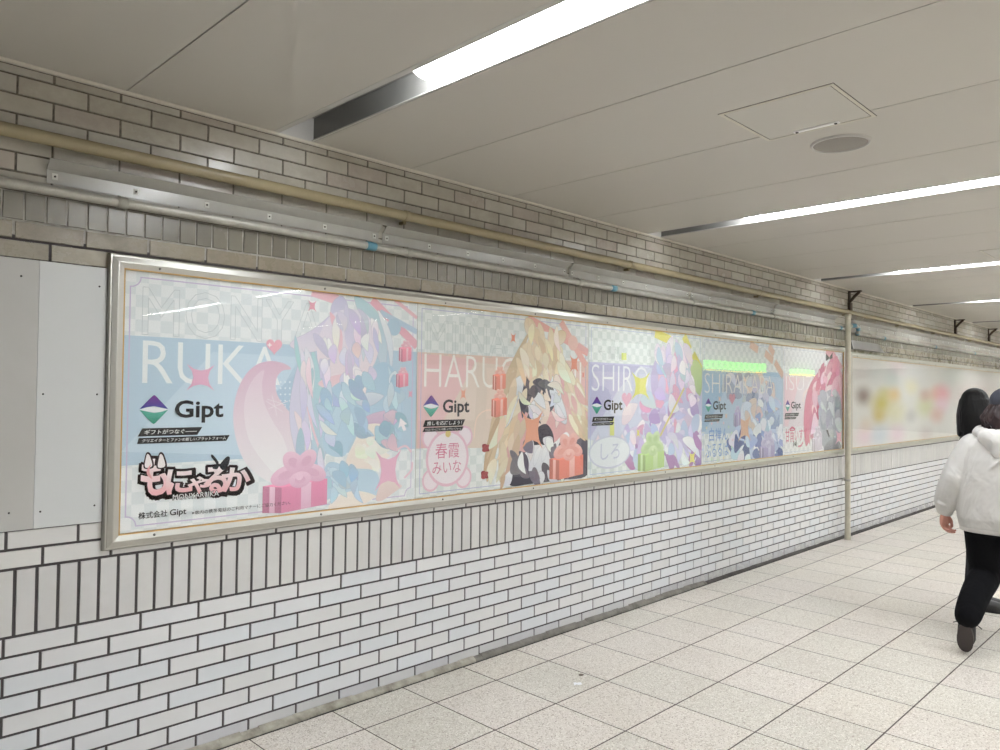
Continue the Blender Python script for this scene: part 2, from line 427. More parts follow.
def hatch(x0, x1, y0, y1, label):
    t = thing('access_hatch', label, 'access hatch', ((x0+x1)/2, (y0+y1)/2, CZ), 'ceiling access hatches')
    hx, hy = (x1-x0)/2, (y1-y0)/2
    fm = MB(); w = 0.014
    for b in ((-hx, hx, -hy, -hy+w), (-hx, hx, hy-w, hy), (-hx, -hx+w, -hy+w, hy-w), (hx-w, hx, -hy+w, hy-w)): fm.box(*b, -0.003, 0.001, 0.0008)
    fm.build('frame', TRIM, t)
    pm = MB(); pm.box(-hx+w+0.004, hx-w-0.004, -hy+w+0.004, hy-w-0.004, -0.002, 0.001, 0.0008, rgb(195, 192, 184)); pm.build('lid', CEIL, t)
    gm = MB(); gm.box(-hx+w, hx-w, -hy+w, hy-w, -0.0006, 0.001); gm.box(-hx-0.003, hx+0.003, -hy-0.003, hy+0.003, -0.0004, 0.001); gm.build('gap', CEIL_DARK, t)
    lm = MB(); lm.box(hx-0.052, hx-0.026, -0.10, 0.10, -0.006, -0.001, 0.001); l = lm.build('latch_plate', LATCH, t)
    for s in (-1, 1):
        sm = MB(); sm.lathe([(0, -0.003), (0.006, -0.003), (0.007, 0), (0.007, 0.002)], (hx-0.039, s*0.085, -0.006), 12); sm.build('screw', DARK_STEEL, l)
hatch(2.895, 3.36, -2.072, -1.597, 'square ceiling hatch beside the round speaker, above the passage')
hatch(7.05, 7.515, -2.10, -1.63, 'ceiling hatch cut by the right picture edge, between the second and third strip lights')

def speaker():
    t = thing('ceiling_speaker', 'round grey loudspeaker grille in the ceiling beside the hatch', 'speaker', (3.615, -1.828, CZ))
    mb = MB(); mb.lathe([(0.118, -0.002), (0.120, -0.010), (0.128, -0.010), (0.131, 0.0), (0.131, 0.004)], (0, 0, 0), 48); mb.build('rim', FLANGE, t)
    mb = MB(); mb.lathe([(0, -0.010), (0.06, -0.0095), (0.1, -0.008), (0.119, -0.005)], (0, 0, 0), 48); mb.build('grille', SPEAKER, t)
speaker()

# ------------------------------------------------------------------ pipes and brackets along the wall
def pipe_cream():
    t = thing('water_pipe', 'long cream pipe running along the top of the tiled wall', 'pipe', (XA, -0.052, 2.461))
    mb = MB(); mb.tube([(0, 0, 0), (XB-XA, 0, 0)], 0.0255, 20); mb.build('pipe', CREAM_PIPE, t)
    for x in (-1.6, 0.42, 2.447, 4.459, 6.45, 8.52, 10.25, 11.78, 13.7, 15.6):
        mb = MB(); mb.lathe([(0.0258, -0.016), (0.029, -0.014), (0.029, 0.014), (0.0258, 0.016)], (x-XA, 0, 0), 20, 'x')
        mb.box(x-XA-0.008, x-XA+0.008, 0.01, 0.050, -0.04, -0.026); c = mb.build('clamp', CREAM_PIPE, t)
pipe_cream()

def pipe_grey():
    yz = (-0.026, 2.277)
    t = thing('conduit', 'galvanised conduit with blue bands running under the drip guards, left of the pole', 'conduit', (XA, yz[0], yz[1]), 'galvanised conduits')
    mb = MB(); mb.tube([(0, 0, 0), (8.40-XA, 0, 0)], 0.0190, 18); mb.build('pipe', GALV, t)
    for x in (-0.4, 1.055, 2.49, 3.92, 5.36, 6.79):
        mb = MB(); mb.lathe([(0.0195, -0.02), (0.0225, -0.019), (0.0225, 0.019), (0.0195, 0.02)], (x-XA, 0, 0), 18, 'x')
        mb.box(x-XA-0.007, x-XA+0.007, -0.003, 0.0245, 0.012, 0.028); mb.build('coupling', GALV, t)
    for x in (0.15, 2.245, 4.295, 6.375, 8.40):
        mb = MB(); mb.lathe([(0.0193, -0.028), (0.0215, -0.027), (0.0215, 0.027), (0.0193, 0.028)], (x-XA, 0, 0), 18, 'x'); mb.build('blue_band', BLUE_BAND, t)
    # beyond the pole
    t = thing('conduit', 'galvanised conduit with a blue-banded elbow, running right of the pole above the blurred poster', 'conduit', (8.42, yz[0], yz[1]), 'galvanised conduits')
    x = 8.42
    pts = [(8.42, 0, 0), (8.60, 0, 0.0), (8.66, 0, 0.02), (8.70, -0.012, 0.045), (8.78, -0.03, 0.05), (8.83, -0.035, 0.03), (8.85, -0.03, 0.0), (8.86, -0.02, -0.02), (8.90, -0.004, -0.03), (8.98, 0, -0.032), (XB-0.1, 0, -0.032)]
    mb = MB(); mb.tube([(a-x, b, c) for a, b, c in pts], 0.0190, 18); mb.build('pipe', GALV, t)
    for p, q in (((8.70, -0.012, 0.045), (8.77, -0.028, 0.05)), ((8.825, -0.035, 0.034), (8.848, -0.031, 0.004)), ((8.862, -0.018, -0.02), (8.91, -0.002, -0.032)), ((9.75, 0, -0.032), (9.80, 0, -0.032)), ((11.84, 0, -0.032), (11.89, 0, -0.032)), ((13.95, 0, -0.032), (14.0, 0, -0.032))):
        mb = MB(); mb.tube([(p[0]-x, p[1], p[2]), (q[0]-x, q[1], q[2])], 0.0222, 18); mb.build('blue_band', BLUE_BAND, t)
    for x1 in (9.3, 10.7, 12.9, 15.0):
        mb = MB(); mb.lathe([(0.0195, -0.02), (0.0225, -0.019), (0.0225, 0.019), (0.0195, 0.02)], (x1-x, 0, -0.032), 18, 'x'); mb.build('coupling', GALV, t)
pipe_grey()

def drip_guards():
    spans = [(0.794, 2.305), (2.330, 3.816), (3.838, 5.330), (5.352, 6.815), (6.838, 8.30), (8.74, 10.2), (10.215, 11.7), (11.715, 13.2), (13.215, 14.7), (14.715, 16.2)]
    labs = ['grey drip guard over the conduit at the left end, above the first poster', 'grey drip guard above the seam between the first and second posters', 'grey drip guard above the second and third posters',
            'grey drip guard above the third and fourth posters', 'grey drip guard ending at the cream pole']
    labs += ['grey drip guard right of the pole, %s in the row from it' % w for w in ('first', 'second', 'third', 'fourth', 'fifth')]
    for (a, b), lab in zip(spans, labs):
        t = thing('drip_guard', lab, 'drip guard', (a, 0, 2.32), 'drip guards over the conduit')
        L = b-a; mb = MB()
        th = 0.0015
        prof = [(-0.005, -0.012), (-0.006, 0.040), (-0.046, 0.074), (-0.0475, 0.0725), (-0.0078, 0.0385), (-0.0068, -0.012)]
        mb.prism(prof, 0, L); mb.build('sheet', GUTTER, t)
        n = 6
        for k in range(n):
            x = 0.027+(L-0.054)*k/(n-1)
            sm = MB(); sm.box(x-0.010, x+0.010, -0.0088, -0.0068, 0.004, 0.028, 0.0006); pd = sm.build('washer_pad', WASHER, t)
            sm = MB(); sm.lathe([(0, -0.0125), (0.0035, -0.012), (0.004, -0.0085)], (x, 0, 0.016), 10, 'y'); sm.build('screw', DARK_STEEL, pd)
drip_guards()

def pole():
    x, y = 8.455, -0.090
    t = thing('pole', 'tall cream painted pole between the two poster cases', 'pole', (x, y, 0))
    mb = MB(); mb.tube([(0, 0, 0), (0, 0, 2.40)], 0.0285, 24); mb.build('shaft', POLE, t)
    mb = MB(); mb.lathe([(0.0285, 2.385), (0.033, 2.388), (0.035, 2.42), (0.03, 2.426), (0, 2.427)], (0, 0, 0), 24); mb.build('cap', POLE, t)
    mb = MB(); mb.lathe([(0.0288, 0.625), (0.032, 0.626), (0.032, 0.652), (0.0288, 0.653)], (0, 0, 0), 24)
    mb.box(-0.065, 0.065, 0.03, 0.036, 0.626, 0.652); mb.box(-0.033, -0.026, 0, 0.033, 0.626, 0.652); mb.box(0.026, 0.033, 0, 0.033, 0.626, 0.652)
    mb.build('clamp', GALV, t)
    mb = MB(); mb.lathe([(0.0285, 0.12), (0.030, 0.1), (0.032, 0.0)], (0, 0, 0), 24); mb.build('base', POLE, t)
pole()

def bracket(x, label):
    t = thing('pipe_bracket', label, 'bracket', (x, 0, CZ), 'rusty ceiling brackets')
    mb = MB(); mb.box(-0.024, 0.024, -0.014, 0.0, -0.26, -0.022, 0.001); mb.build('upright', RUST, t)
    mb = MB(); mb.box(-0.022, 0.022, -0.135, -0.012, -0.036, -0.022, 0.001); mb.build('arm', RUST, t)
    mb = MB(); mb.tube([(0, -0.115, -0.034), (0, -0.07, -0.075), (0, -0.012, -0.14)], 0.017, 8); mb.build('brace', RUST, t)
    mb = MB(); mb.box(-0.035, 0.035, -0.028, 0.0, -0.26, -0.15, 0.002); mb.build('saddle', RUST, t)
bracket(8.72, 'rusty iron bracket under the ceiling directly above the cream pole')
bracket(12.95, 'rusty iron bracket under the ceiling, first one to the right of the pole')
bracket(15.0, 'rusty iron bracket under the ceiling, furthest along the wall')

def plate():
    t = thing('metal_flashing', 'plain grey sheet metal plate above the blurred poster case beside the pole', 'metal plate', (8.70, -0.01, 2.03))
    mb = MB(); p = [(0, 0.035), (0, 0.135), (0.86, 0.135), (1.02, 0.035)]
    vs = [(x, 0.0, z) for x, z in p]+[(x, -0.045 if z < 0.1 else -0.02, z) for x, z in p]
    mb.add(vs, [(0, 1, 2, 3), (4, 5, 6, 7), (0, 1, 5, 4), (1, 2, 6, 5), (2, 3, 7, 6), (3, 0, 4, 7)])
    mb.build('sheet', PLATE, t)
plate()

def wall_panels():
    z0, z1 = 1.024, 2.014
    for nm, a, b, lab, scr in (('x', 0.7786, 1.012, 'narrow grey wall panel with dark screws beside the poster case', [(0.985, 1.94), (0.985, 1.52), (0.985, 1.09), (0.80, 1.085), (0.80, 1.52)]),
                               ('y', -0.6, 0.778, 'wide grey wall panel at the left picture edge', [(0.72, 1.95), (0.70, 1.09), (0.1, 1.95), (0.1, 1.09)])):
        t = thing('wall_panel', lab, 'wall panel', (a, 0, z0), 'grey panels on the wall')
        mb = MB(); mb.box(0, b-a, -0.007, -0.001, 0, z1-z0, 0.001); mb.build('board', GREY_PANEL_PALE if nm == 'x' else GREY_PANEL, t)
        for x, z in scr:
            sm = MB(); sm.lathe([(0, -0.0095), (0.003, -0.009), (0.0038, -0.0068)], (x-a, 0, z-z0), 10, 'y'); sm.build('screw', DARK_STEEL, t)
wall_panels()

# ------------------------------------------------------------------ poster cases
def ring_profile(x0, x1, z0, z1, prof, sides):
    """mitred rails; prof = (inset from the outer edge, distance out from the wall)"""
    out = {}
    for s in sides:
        mb = MB(); vs = []
        for i, d in prof:
            if s == 'top': vs += [(x0+i, -d, z1-i), (x1-i, -d, z1-i)]
            if s == 'bottom': vs += [(x0+i, -d, z0+i), (x1-i, -d, z0+i)]
            if s == 'left': vs += [(x0+i, -d, z0+i), (x0+i, -d, z1-i)]
            if s == 'right': vs += [(x1-i, -d, z0+i), (x1-i, -d, z1-i)]
        n = len(prof)
        mb.add(vs, [(2*k, 2*k+1, 2*k+3, 2*k+2) for k in range(n-1)])
        out[s] = mb
    return out

RAIL = [(0.0, 0.0), (0.0, 0.020), (0.005, 0.027), (0.011, 0.027), (0.0115, 0.031), (0.030, 0.037), (0.034, 0.037), (0.0345, 0.035), (0.054, 0.030), (0.054, 0.017)]
def case(x0, x1, z0, z1, seams, label, group_screws):
    t = thing('poster_case', label, 'poster case', (x0, 0, z0), 'aluminium poster cases on the wall')
    X, Z = x1-x0, z1-z0
    mb = MB(); mb.box(0.004, X-0.004, -0.014, -0.001, 0.004, Z-0.004); mb.build('backing', GREY_PANEL, t)
    for s in ('left', 'right'):
        ring_profile(0, X, 0, Z, RAIL, [s])[s].build(s+'_rail' if False else 'side_rail', ALU, t, fix=True)
    cutx = [0]+[q-x0 for q in seams]+[X]
    for s in ('top', 'bottom'):
        for a, b in zip(cutx[:-1], cutx[1:]):
            mb = MB(); vs = []
            for i, d in RAIL:
                z = Z-i if s == 'top' else i
                vs += [(a+(i if a == 0 else 0.0012), -d, z), (b-(i if b == X else 0.0012), -d, z)]
            mb.add(vs, [(2*k, 2*k+1, 2*k+3, 2*k+2) for k in range(len(RAIL)-1)])
            r = mb.build(s+'_rail', ALU, t)
            L = b-a; nsc = max(2, int(L/0.75))
            for k in range(nsc):
                x = a+L*(k+0.22)/nsc*1.0+0.02; z = (Z-0.042) if s == 'top' else 0.042
                sm = MB(); sm.lathe([(0, -0.0368), (0.0045, -0.0362), (0.0055, -0.032)], (x, 0, z), 10, 'y'); sm.build('screw', STEEL, r)
    i = 0.054; w = 0.0055
    mb = MB()
    for b in ((i, X-i, i, i+w), (i, X-i, Z-i-w, Z-i), (i, i+w, i+w, Z-i-w), (X-i-w, X-i, i+w, Z-i-w)):
        mb.box(b[0], b[1], -0.0290, -0.0155, b[2], b[3])
    mb.build('gasket', GOLD, t)
    for a, b in zip(cutx[:-1], cutx[1:]):
        p, q = (a if a else i+w)+0.0015, (b if b < X else X-i-w)-0.0015
        mb = MB(); mb.box(p, q, -0.0265, -0.0240, i+w, Z-i-w); mb.build('clear_sheet', GLASS, t)
    return t
SEAMS = [2.562, 4.038, 5.525, 7.024]
PX0, PX1, PZ0, PZ1 = 1.068, 8.5035, 0.966, 2.020
case(1.013, 8.5585, 0.911, 2.075, SEAMS, 'long aluminium poster case holding five illustrated posters', 1)
case(8.70, 16.15, 0.905, 2.033, [10.19, 11.68, 13.17, 14.66], 'second aluminium poster case beyond the pole, holding the blurred poster', 1)
# ------------------------------------------------------------------ posters: printed sheets
PY = -0.0165                              # front of the paper
def catmull(pts, n=6, closed=True):
    out = []; N = len(pts)
    for i in range(N if closed else N-1):
        if closed: p = [pts[(i+k-1) % N] for k in range(4)]
        else: p = [pts[max(0, min(N-1, i+k-1))] for k in range(4)]
        for j in range(n):
            t = j/n
            out.append(tuple(0.5*((2*p[1][a])+(-p[0][a]+p[2][a])*t+(2*p[0][a]-5*p[1][a]+4*p[2][a]-p[3][a])*t*t+(-p[0][a]+3*p[1][a]-3*p[2][a]+p[3][a])*t**3) for a in (0, 1)))
    if not closed: out.append(tuple(pts[-1]))
    return out

def soft(c):                              # pale veil of glass reflections painted into the inks; dark lettering stays dark
    l = 0.3*c[0]+0.6*c[1]+0.1*c[2]; k = 0.10*min(1, max(0, (l-0.12)/0.2))
    return tuple(c[j]*(1-k)+0.84*k for j in range(3))+(1.0,)

class Print:
    """coloured ink shapes laid on one sheet; shapes are given in metres on the sheet (x along the wall, z up)"""
    def __init__(s, x0, x1, z0=PZ0, z1=PZ1):
        s.x0, s.x1, s.z0, s.z1 = x0, x1, z0, z1; s.mb = MB(); s.k = 0
        s.mb.box(x0, x1, PY, PY+0.0008, z0, z1, col=rgb(236, 238, 240))
    def y(s): s.k += 1; return PY-0.000006*s.k
    def uv(s, pts): return [(lambda p: (p.x, p.z))(at(u, v, PY)) for u, v in pts]
    def clip(s, P):
        e = 0.0005
        for ax, lim, sg in ((0, s.x0+e, 1), (0, s.x1-e, -1), (1, s.z0+e, 1), (1, s.z1-e, -1)):
            out = []
            for i in range(len(P)):
                a, b = P[i-1], P[i]; ia, ib = sg*(a[ax]-lim) >= 0, sg*(b[ax]-lim) >= 0
                if ia != ib:
                    t = (lim-a[ax])/(b[ax]-a[ax]); out.append((a[0]+t*(b[0]-a[0]), a[1]+t*(b[1]-a[1])))
                if ib: out.append(b)
            P = out
            if len(P) < 3: return []
        return P
    def poly(s, P, col, col2=None, y=None):
        """flat fill; col2 = colour at the bottom of the shape for a printed gradient"""
        P = s.clip(P)
        if len(P) < 3: return
        col = soft(col); col2 = soft(col2) if col2 else None
        y = y or s.y()
        tri = tessellate_polygon([[Vector((a, b, 0)) for a, b in P]])
        zs = [p[1] for p in P]; lo, hi = min(zs), max(zs)
        o = len(s.mb.v); s.mb.v += [(a, y, b) for a, b in P]
        for t in tri:
            s.mb.f.append(tuple(o+i for i in t)); s.mb.mi.append(0); s.mb.sm.append(False)
            if col2:
                cs = []
                for i in t:
                    k = (P[i][1]-lo)/max(hi-lo, 1e-6); cs.append([col[j]*k+col2[j]*(1-k) for j in range(4)])
                s.mb.c.append(cs)
            else: s.mb.c.append(col)
    def px(s, pts, col, col2=None, smooth=False):
        P = s.uv(pts)
        s.poly(catmull(P) if smooth else P, col, col2)
    def rect(s, xa, xb, za, zb, col): s.poly([(xa, za), (xb, za), (xb, zb), (xa, zb)], col)
    def stroke(s, P, w, col, closed=False):
        y = s.y(); Q = [Vector(P[0])]
        for q in P[1:]:
            if (Vector(q)-Q[-1]).length > 1e-5: Q.append(Vector(q))
        if closed and (Q[0]-Q[-1]).length < 1e-5: Q.pop()
        n = len(Q); L = []
        for i in range(n):
            a = Q[i-1] if (i or closed) else Q[i]; b = Q[(i+1) % n] if (i < n-1 or closed) else Q[i]
            d0 = (Q[i]-a).normalized() if (Q[i]-a).length > 1e-9 else (b-Q[i]).normalized(); d1 = (b-Q[i]).normalized() if (b-Q[i]).length > 1e-9 else d0
            t = (d0+d1).normalized(); m = Vector((-t.y, t.x)); k = 1/max(0.6, m.dot(Vector((-d1.y, d1.x))))
            L.append((tuple(Q[i]+m*w/2*k), tuple(Q[i]-m*w/2*k)))
        for i in range(n if closed else n-1):
            (p0, p1), (q0, q1) = L[i], L[(i+1) % n]; s.poly([p0, p1, q1, q0], col, y=y)
    def pstroke(s, pts, w, col, closed=False, smooth=True):
        P = s.uv(pts); s.stroke(catmull(P, 6, closed) if smooth else P, w, col, closed)
    def circle(s, c, r, col, n=28, rz=None, col2=None):
        s.poly([(c[0]+r*math.cos(2*math.pi*k/n), c[1]+(rz or r)*math.sin(2*math.pi*k/n)) for k in range(n)], col, col2)
    def star4(s, c, rx, rz, col, pinch=0.04):
        rx *= 0.80; rz *= 0.80
        P = []
        for k in range(4):
            a = math.pi/4+k*math.pi/2; tip = (c[0]+rx*math.cos(a)*1.41, c[1]+rz*math.sin(a)*1.41)
            a2 = a+math.pi/4; P += [tip]
            mid = (c[0]+rx*pinch*1.5*math.cos(a2), c[1]+rz*pinch*1.5*math.sin(a2))
            nx = (c[0]+rx*math.cos(a+math.pi/2)*1.41, c[1]+rz*math.sin(a+math.pi/2)*1.41)
            for t in (0.25, 0.5, 0.75):
                P.append(tuple((1-t)**2*tip[j]+2*t*(1-t)*mid[j]+t*t*nx[j] for j in (0, 1)))
        s.poly(P, col)
    def heart(s, c, r, col):
        P = [(c[0]+r*16*math.sin(t)**3/16, c[1]+r*(13*math.cos(t)-5*math.cos(2*t)-2*math.cos(3*t)-math.cos(4*t))/16) for t in [2*math.pi*k/30 for k in range(30)]]
        s.poly(P, col)
    def text(s, body, xa, xb, zb, zt, col, bold=0.0, outline=0.0, shear=0.0, ref=None, col2=None):
        """lettering fitted to xa..xb wide, zb..zt high (measured on ref when given, e.g. for descenders)"""
        def bounds(t, off, keep):
            c = bpy.data.curves.new('lettering', 'FONT'); c.body = t; c.resolution_u = 3; c.offset = off
            if outline and keep: c.fill_mode = 'NONE'; c.bevel_depth = 0.001
            o = bpy.data.objects.new('lettering', c); C.objects.link(o)
            dg = bpy.context.evaluated_depsgraph_get(); me = bpy.data.meshes.new_from_object(o.evaluated_get(dg))
            vs = [v.co.copy() for v in me.vertices]; fs = [tuple(p.vertices) for p in me.polygons]
            bpy.data.objects.remove(o); bpy.data.curves.remove(c); bpy.data.meshes.remove(me)
            return vs, fs
        vs, fs = bounds(body, bold, False)
        rv = bounds(ref, bold, False)[0] if ref else vs
        x0, x1 = min(v.x for v in vs), max(v.x for v in vs); y0, y1 = min(v.y for v in rv), max(v.y for v in rv)
        f = lambda v: (xa+(v.x-x0)/(x1-x0)*(xb-xa)+shear*(v.y-y0)/(y1-y0)*(zt-zb), zb+(v.y-y0)/(y1-y0)*(zt-zb))
        y = s.y()
        if outline:                                   # boundary edges of the letters as thin lines
            cnt = {}
            for fc in fs:
                for i in range(len(fc)):
                    e = tuple(sorted((fc[i], fc[(i+1) % len(fc)]))); cnt[e] = cnt.get(e, 0)+1
            for (a, b), k in cnt.items():
                if k == 1:
                    p, q = Vector(f(vs[a])), Vector(f(vs[b])); d = q-p
                    if d.length < 1e-7: continue
                    d.normalize(); n = Vector((-d.y, d.x))*outline/2
                    if outline > 0.008: p, q = p-d*outline*0.4, q+d*outline*0.4
                    s.poly([tuple(p+n), tuple(p-n), tuple(q-n), tuple(q+n)], col, y=y)
            return
        o = len(s.mb.v); s.mb.v += [(f(v)[0], y, f(v)[1]) for v in vs]
        for fc in fs:
            s.mb.f.append(tuple(o+i for i in fc)); s.mb.mi.append(0); s.mb.sm.append(False)
            if col2:
                ks = [(vs[i].y-y0)/(y1-y0) for i in fc]; s.mb.c.append([[col[j]*k+col2[j]*(1-k) for j in range(4)] for k in ks])
            else: s.mb.c.append(col)
    def ptext(s, body, ua, ub, vt, vb, col, **k):       # same, from where the photo shows it: left top/bottom v at ua
        a, b, t = at(ua, vb, PY), at(ub, vb, PY), at(ua, vt, PY)
        s.text(body, a.x, b.x, a.z, t.z, col, **k)
    def checker(s, za, zb, c1, c2, q=0.0495):
        y = s.y(); o = s.x0
        nx = int((s.x1-s.x0)/q)+1; nz = int((zb-za)/q)+1
        for i in range(nx):
            for j in range(nz):
                x, z = s.x0+i*q, zb-(j+1)*q
                s.poly([(x, max(z, za)), (x+q, max(z, za)), (x+q, z+q), (x, z+q)], c1 if (i+j) % 2 else c2, y=y)
    def border(s, col, m=0.028, r=0.04, w=0.005):
        a, b, c, d = s.x0+m, s.x1-m, s.z0+m, s.z1-m; P = []
        for cx, cz, a0 in ((a, c, 90), (b, c, 180), (b, d, 270), (a, d, 360)):
            for k in range(7):
                t = math.radians(a0-15*k); P.append((cx+r*math.cos(t), cz+r*math.sin(t)))
        s.stroke(P, w, col, True)
    def logo(s, cx, cz, h):
        """the diamond mark: violet top, green foot, a clear lens across the middle"""
        hw = h*0.98
        def side(sg):
            P = [(cx-hw*0.98, cz+sg*0.02*h), (cx-hw*0.86, cz+sg*0.16*h), (cx-hw*0.12, cz+sg*0.93*h), (cx, cz+sg*h), (cx+hw*0.12, cz+sg*0.93*h), (cx+hw*0.86, cz+sg*0.16*h), (cx+hw*0.98, cz+sg*0.02*h)]
            return P
        up = side(1)+[(cx+hw*0.5, cz+0.13*h), (cx, cz+0.24*h), (cx-hw*0.5, cz+0.17*h)]
        lo = side(-1)+[(cx+hw*0.5, cz-0.17*h), (cx, cz-0.24*h), (cx-hw*0.5, cz-0.13*h)]
        s.poly(up, rgb(120, 50, 140), rgb(62, 74, 158)); s.poly(lo, rgb(66, 176, 156), rgb(24, 140, 116))
        s.poly([(cx-hw*0.98, cz)]+[(cx-hw*0.5, cz+0.15*h), (cx, cz+0.20*h), (cx+hw*0.5, cz+0.11*h), (cx+hw*0.98, cz), (cx+hw*0.5, cz-0.15*h), (cx, cz-0.20*h), (cx-hw*0.5, cz-0.11*h)], rgb(238, 242, 246))
    def gift(s, x0, x1, z0, z1, c, rib, ribd, bow=1.0):
        """a wrapped box seen from slightly above, with a looped bow"""
        w, h = x1-x0, z1-z0; k = lambda f: rgb(*[min(255, q*f) for q in c])
        s.poly([(x0, z0), (x0+w*0.28, z0-h*0.08), (x0+w*0.28, z0+h*0.80), (x0, z0+h*0.9)], k(0.9), k(0.82))
        s.poly([(x0+w*0.28, z0-h*0.08), (x1, z0+h*0.06), (x1, z0+h*0.98), (x0+w*0.28, z0+h*0.80)], k(1.06), k(0.98))
        s.poly([(x0, z0+h*0.9), (x0+w*0.28, z0+h*0.80), (x1, z0+h*0.98), (x0+w*0.68, z1+h*0.06)], k(1.13))
        s.poly([(x0+w*0.58, z0-h*0.02), (x0+w*0.74, z0+h*0.01), (x0+w*0.74, z0+h*0.92), (x0+w*0.58, z0+h*0.87)], rib, ribd)
        s.poly([(x0+w*0.10, z0-h*0.03), (x0+w*0.18, z0-h*0.05), (x0+w*0.18, z0+h*0.84), (x0+w*0.10, z0+h*0.86)], rib, ribd)
        cx, cz = x0+w*0.55, z1+h*0.04; b = w*0.42*bow
        for dx, dz, rx, rz, a in ((-0.8, 0.18, 0.62, 0.34, 0.3), (0.8, 0.22, 0.6, 0.32, -0.35), (-0.35, 0.62, 0.5, 0.36, -0.7), (0.4, 0.66, 0.5, 0.34, 0.75), (0.05, -0.02, 0.45, 0.3, 0.1)):
            P = []
            for q in range(22):
                t = 2*math.pi*q/22; px, pz = rx*math.cos(t)*b, rz*math.sin(t)*b
                P.append((cx+dx*b*0.7+px*math.cos(a)-pz*math.sin(a), cz+dz*b+px*math.sin(a)+pz*math.cos(a)))
            s.poly(P, rib, ribd)
            P2 = [(cx+dx*b*0.7+(p[0]-cx-dx*b*0.7)*0.5, cz+dz*b+(p[1]-cz-dz*b)*0.45) for p in P]; s.poly(P2, ribd)
        s.circle((cx, cz+0.12*b), 0.16*b, rib)
    def slogan(s, boxes, texts):
        for (q, t) in zip(boxes, texts):
            P = s.uv(q); s.poly(P, rgb(42, 40, 42))
            x0, x1 = P[3][0], P[1][0]; z1 = P[0][1]; z0 = P[3][1]; h = z1-z0
            s.text(t, x0+h*0.75, x1-h*0.75, z0+h*0.2, z1-h*0.18, rgb(240, 240, 240), bold=0.012, shear=0.18)
    def build(s, label):
        cx, cz = (s.x0+s.x1)/2, (s.z0+s.z1)/2
        s.mb.v = [(a-cx, b, c-cz) for a, b, c in s.mb.v]
        o = s.mb.build('poster', PRINT, None, (cx, 0, cz), fix=False)
        return tag(o, label, 'poster', 'illustrated posters in the long case')

TAG = 'クリエイターとファンの新しいプラットフォーム'
INK = rgb(30, 28, 32)
CK1, CK2 = rgb(226, 231, 235), rgb(239, 241, 244)
BZ1, BZ0 = at(123, 335, PY).z, at(119, 466, PY).z     # the coloured band across every poster

def leaf(p, a, b, w, c, c2=None, bend=0.0, line=None):
    """a soft brush-stroke petal between two photo points"""
    A, B = [Vector(q) for q in p.uv([a, b])]; d = B-A; n = Vector((-d.y, d.x)).normalized()
    def side(sg): return [A+d*t+n*(sg*w*math.sin(math.pi*t**0.8)**0.8+bend*math.sin(math.pi*t)) for t in (0.06, 0.2, 0.4, 0.6, 0.8, 0.94)]
    P = [tuple(A)]+[tuple(q) for q in side(1)]+[tuple(B)]+[tuple(q) for q in reversed(side(-1))]
    P = catmull(P, 4); p.poly(P, c, c2)
    if line: p.stroke(P, 0.0016, line, True)

def fluff(p, region, n, pal, L, ang, wid, line=None, seed=1, spread=0.5):
    """many small brush strokes laid inside one region of the sheet"""
    r = random.Random(seed); us = [q[0] for q in region]; vs = [q[1] for q in region]; k = 0
    def inside(u, v):
        c = False
        for i in range(len(region)):
            (a, b), (e, f) = region[i-1], region[i]
            if (b > v) != (f > v) and u < (e-a)*(v-b)/(f-b)+a: c = not c
        return c
    while k < n:
        u, v = r.uniform(min(us), max(us)), r.uniform(min(vs), max(vs))
        if not inside(u, v): continue
        k += 1; a = ang+r.uniform(-spread, spread); l = L*r.uniform(0.6, 1.3); sq = (p.x1-p.x0)/(max(1, us_span(p)))
        du, dv = l*math.cos(a)*0.5/max(0.3, 1), l*math.sin(a)*0.5
        cc = r.choice(pal); e = r.uniform(-5, 5); c1 = rgb(*[min(250, max(20, q+e)) for q in cc]); c2 = rgb(*[min(250, max(20, q*r.uniform(0.93, 1.06))) for q in cc])
        leaf(p, (u-du, v-dv), (u+du, v+dv), wid*r.uniform(0.6, 1.3), c1, c2, r.uniform(-wid, wid), line)
def us_span(p): return 1

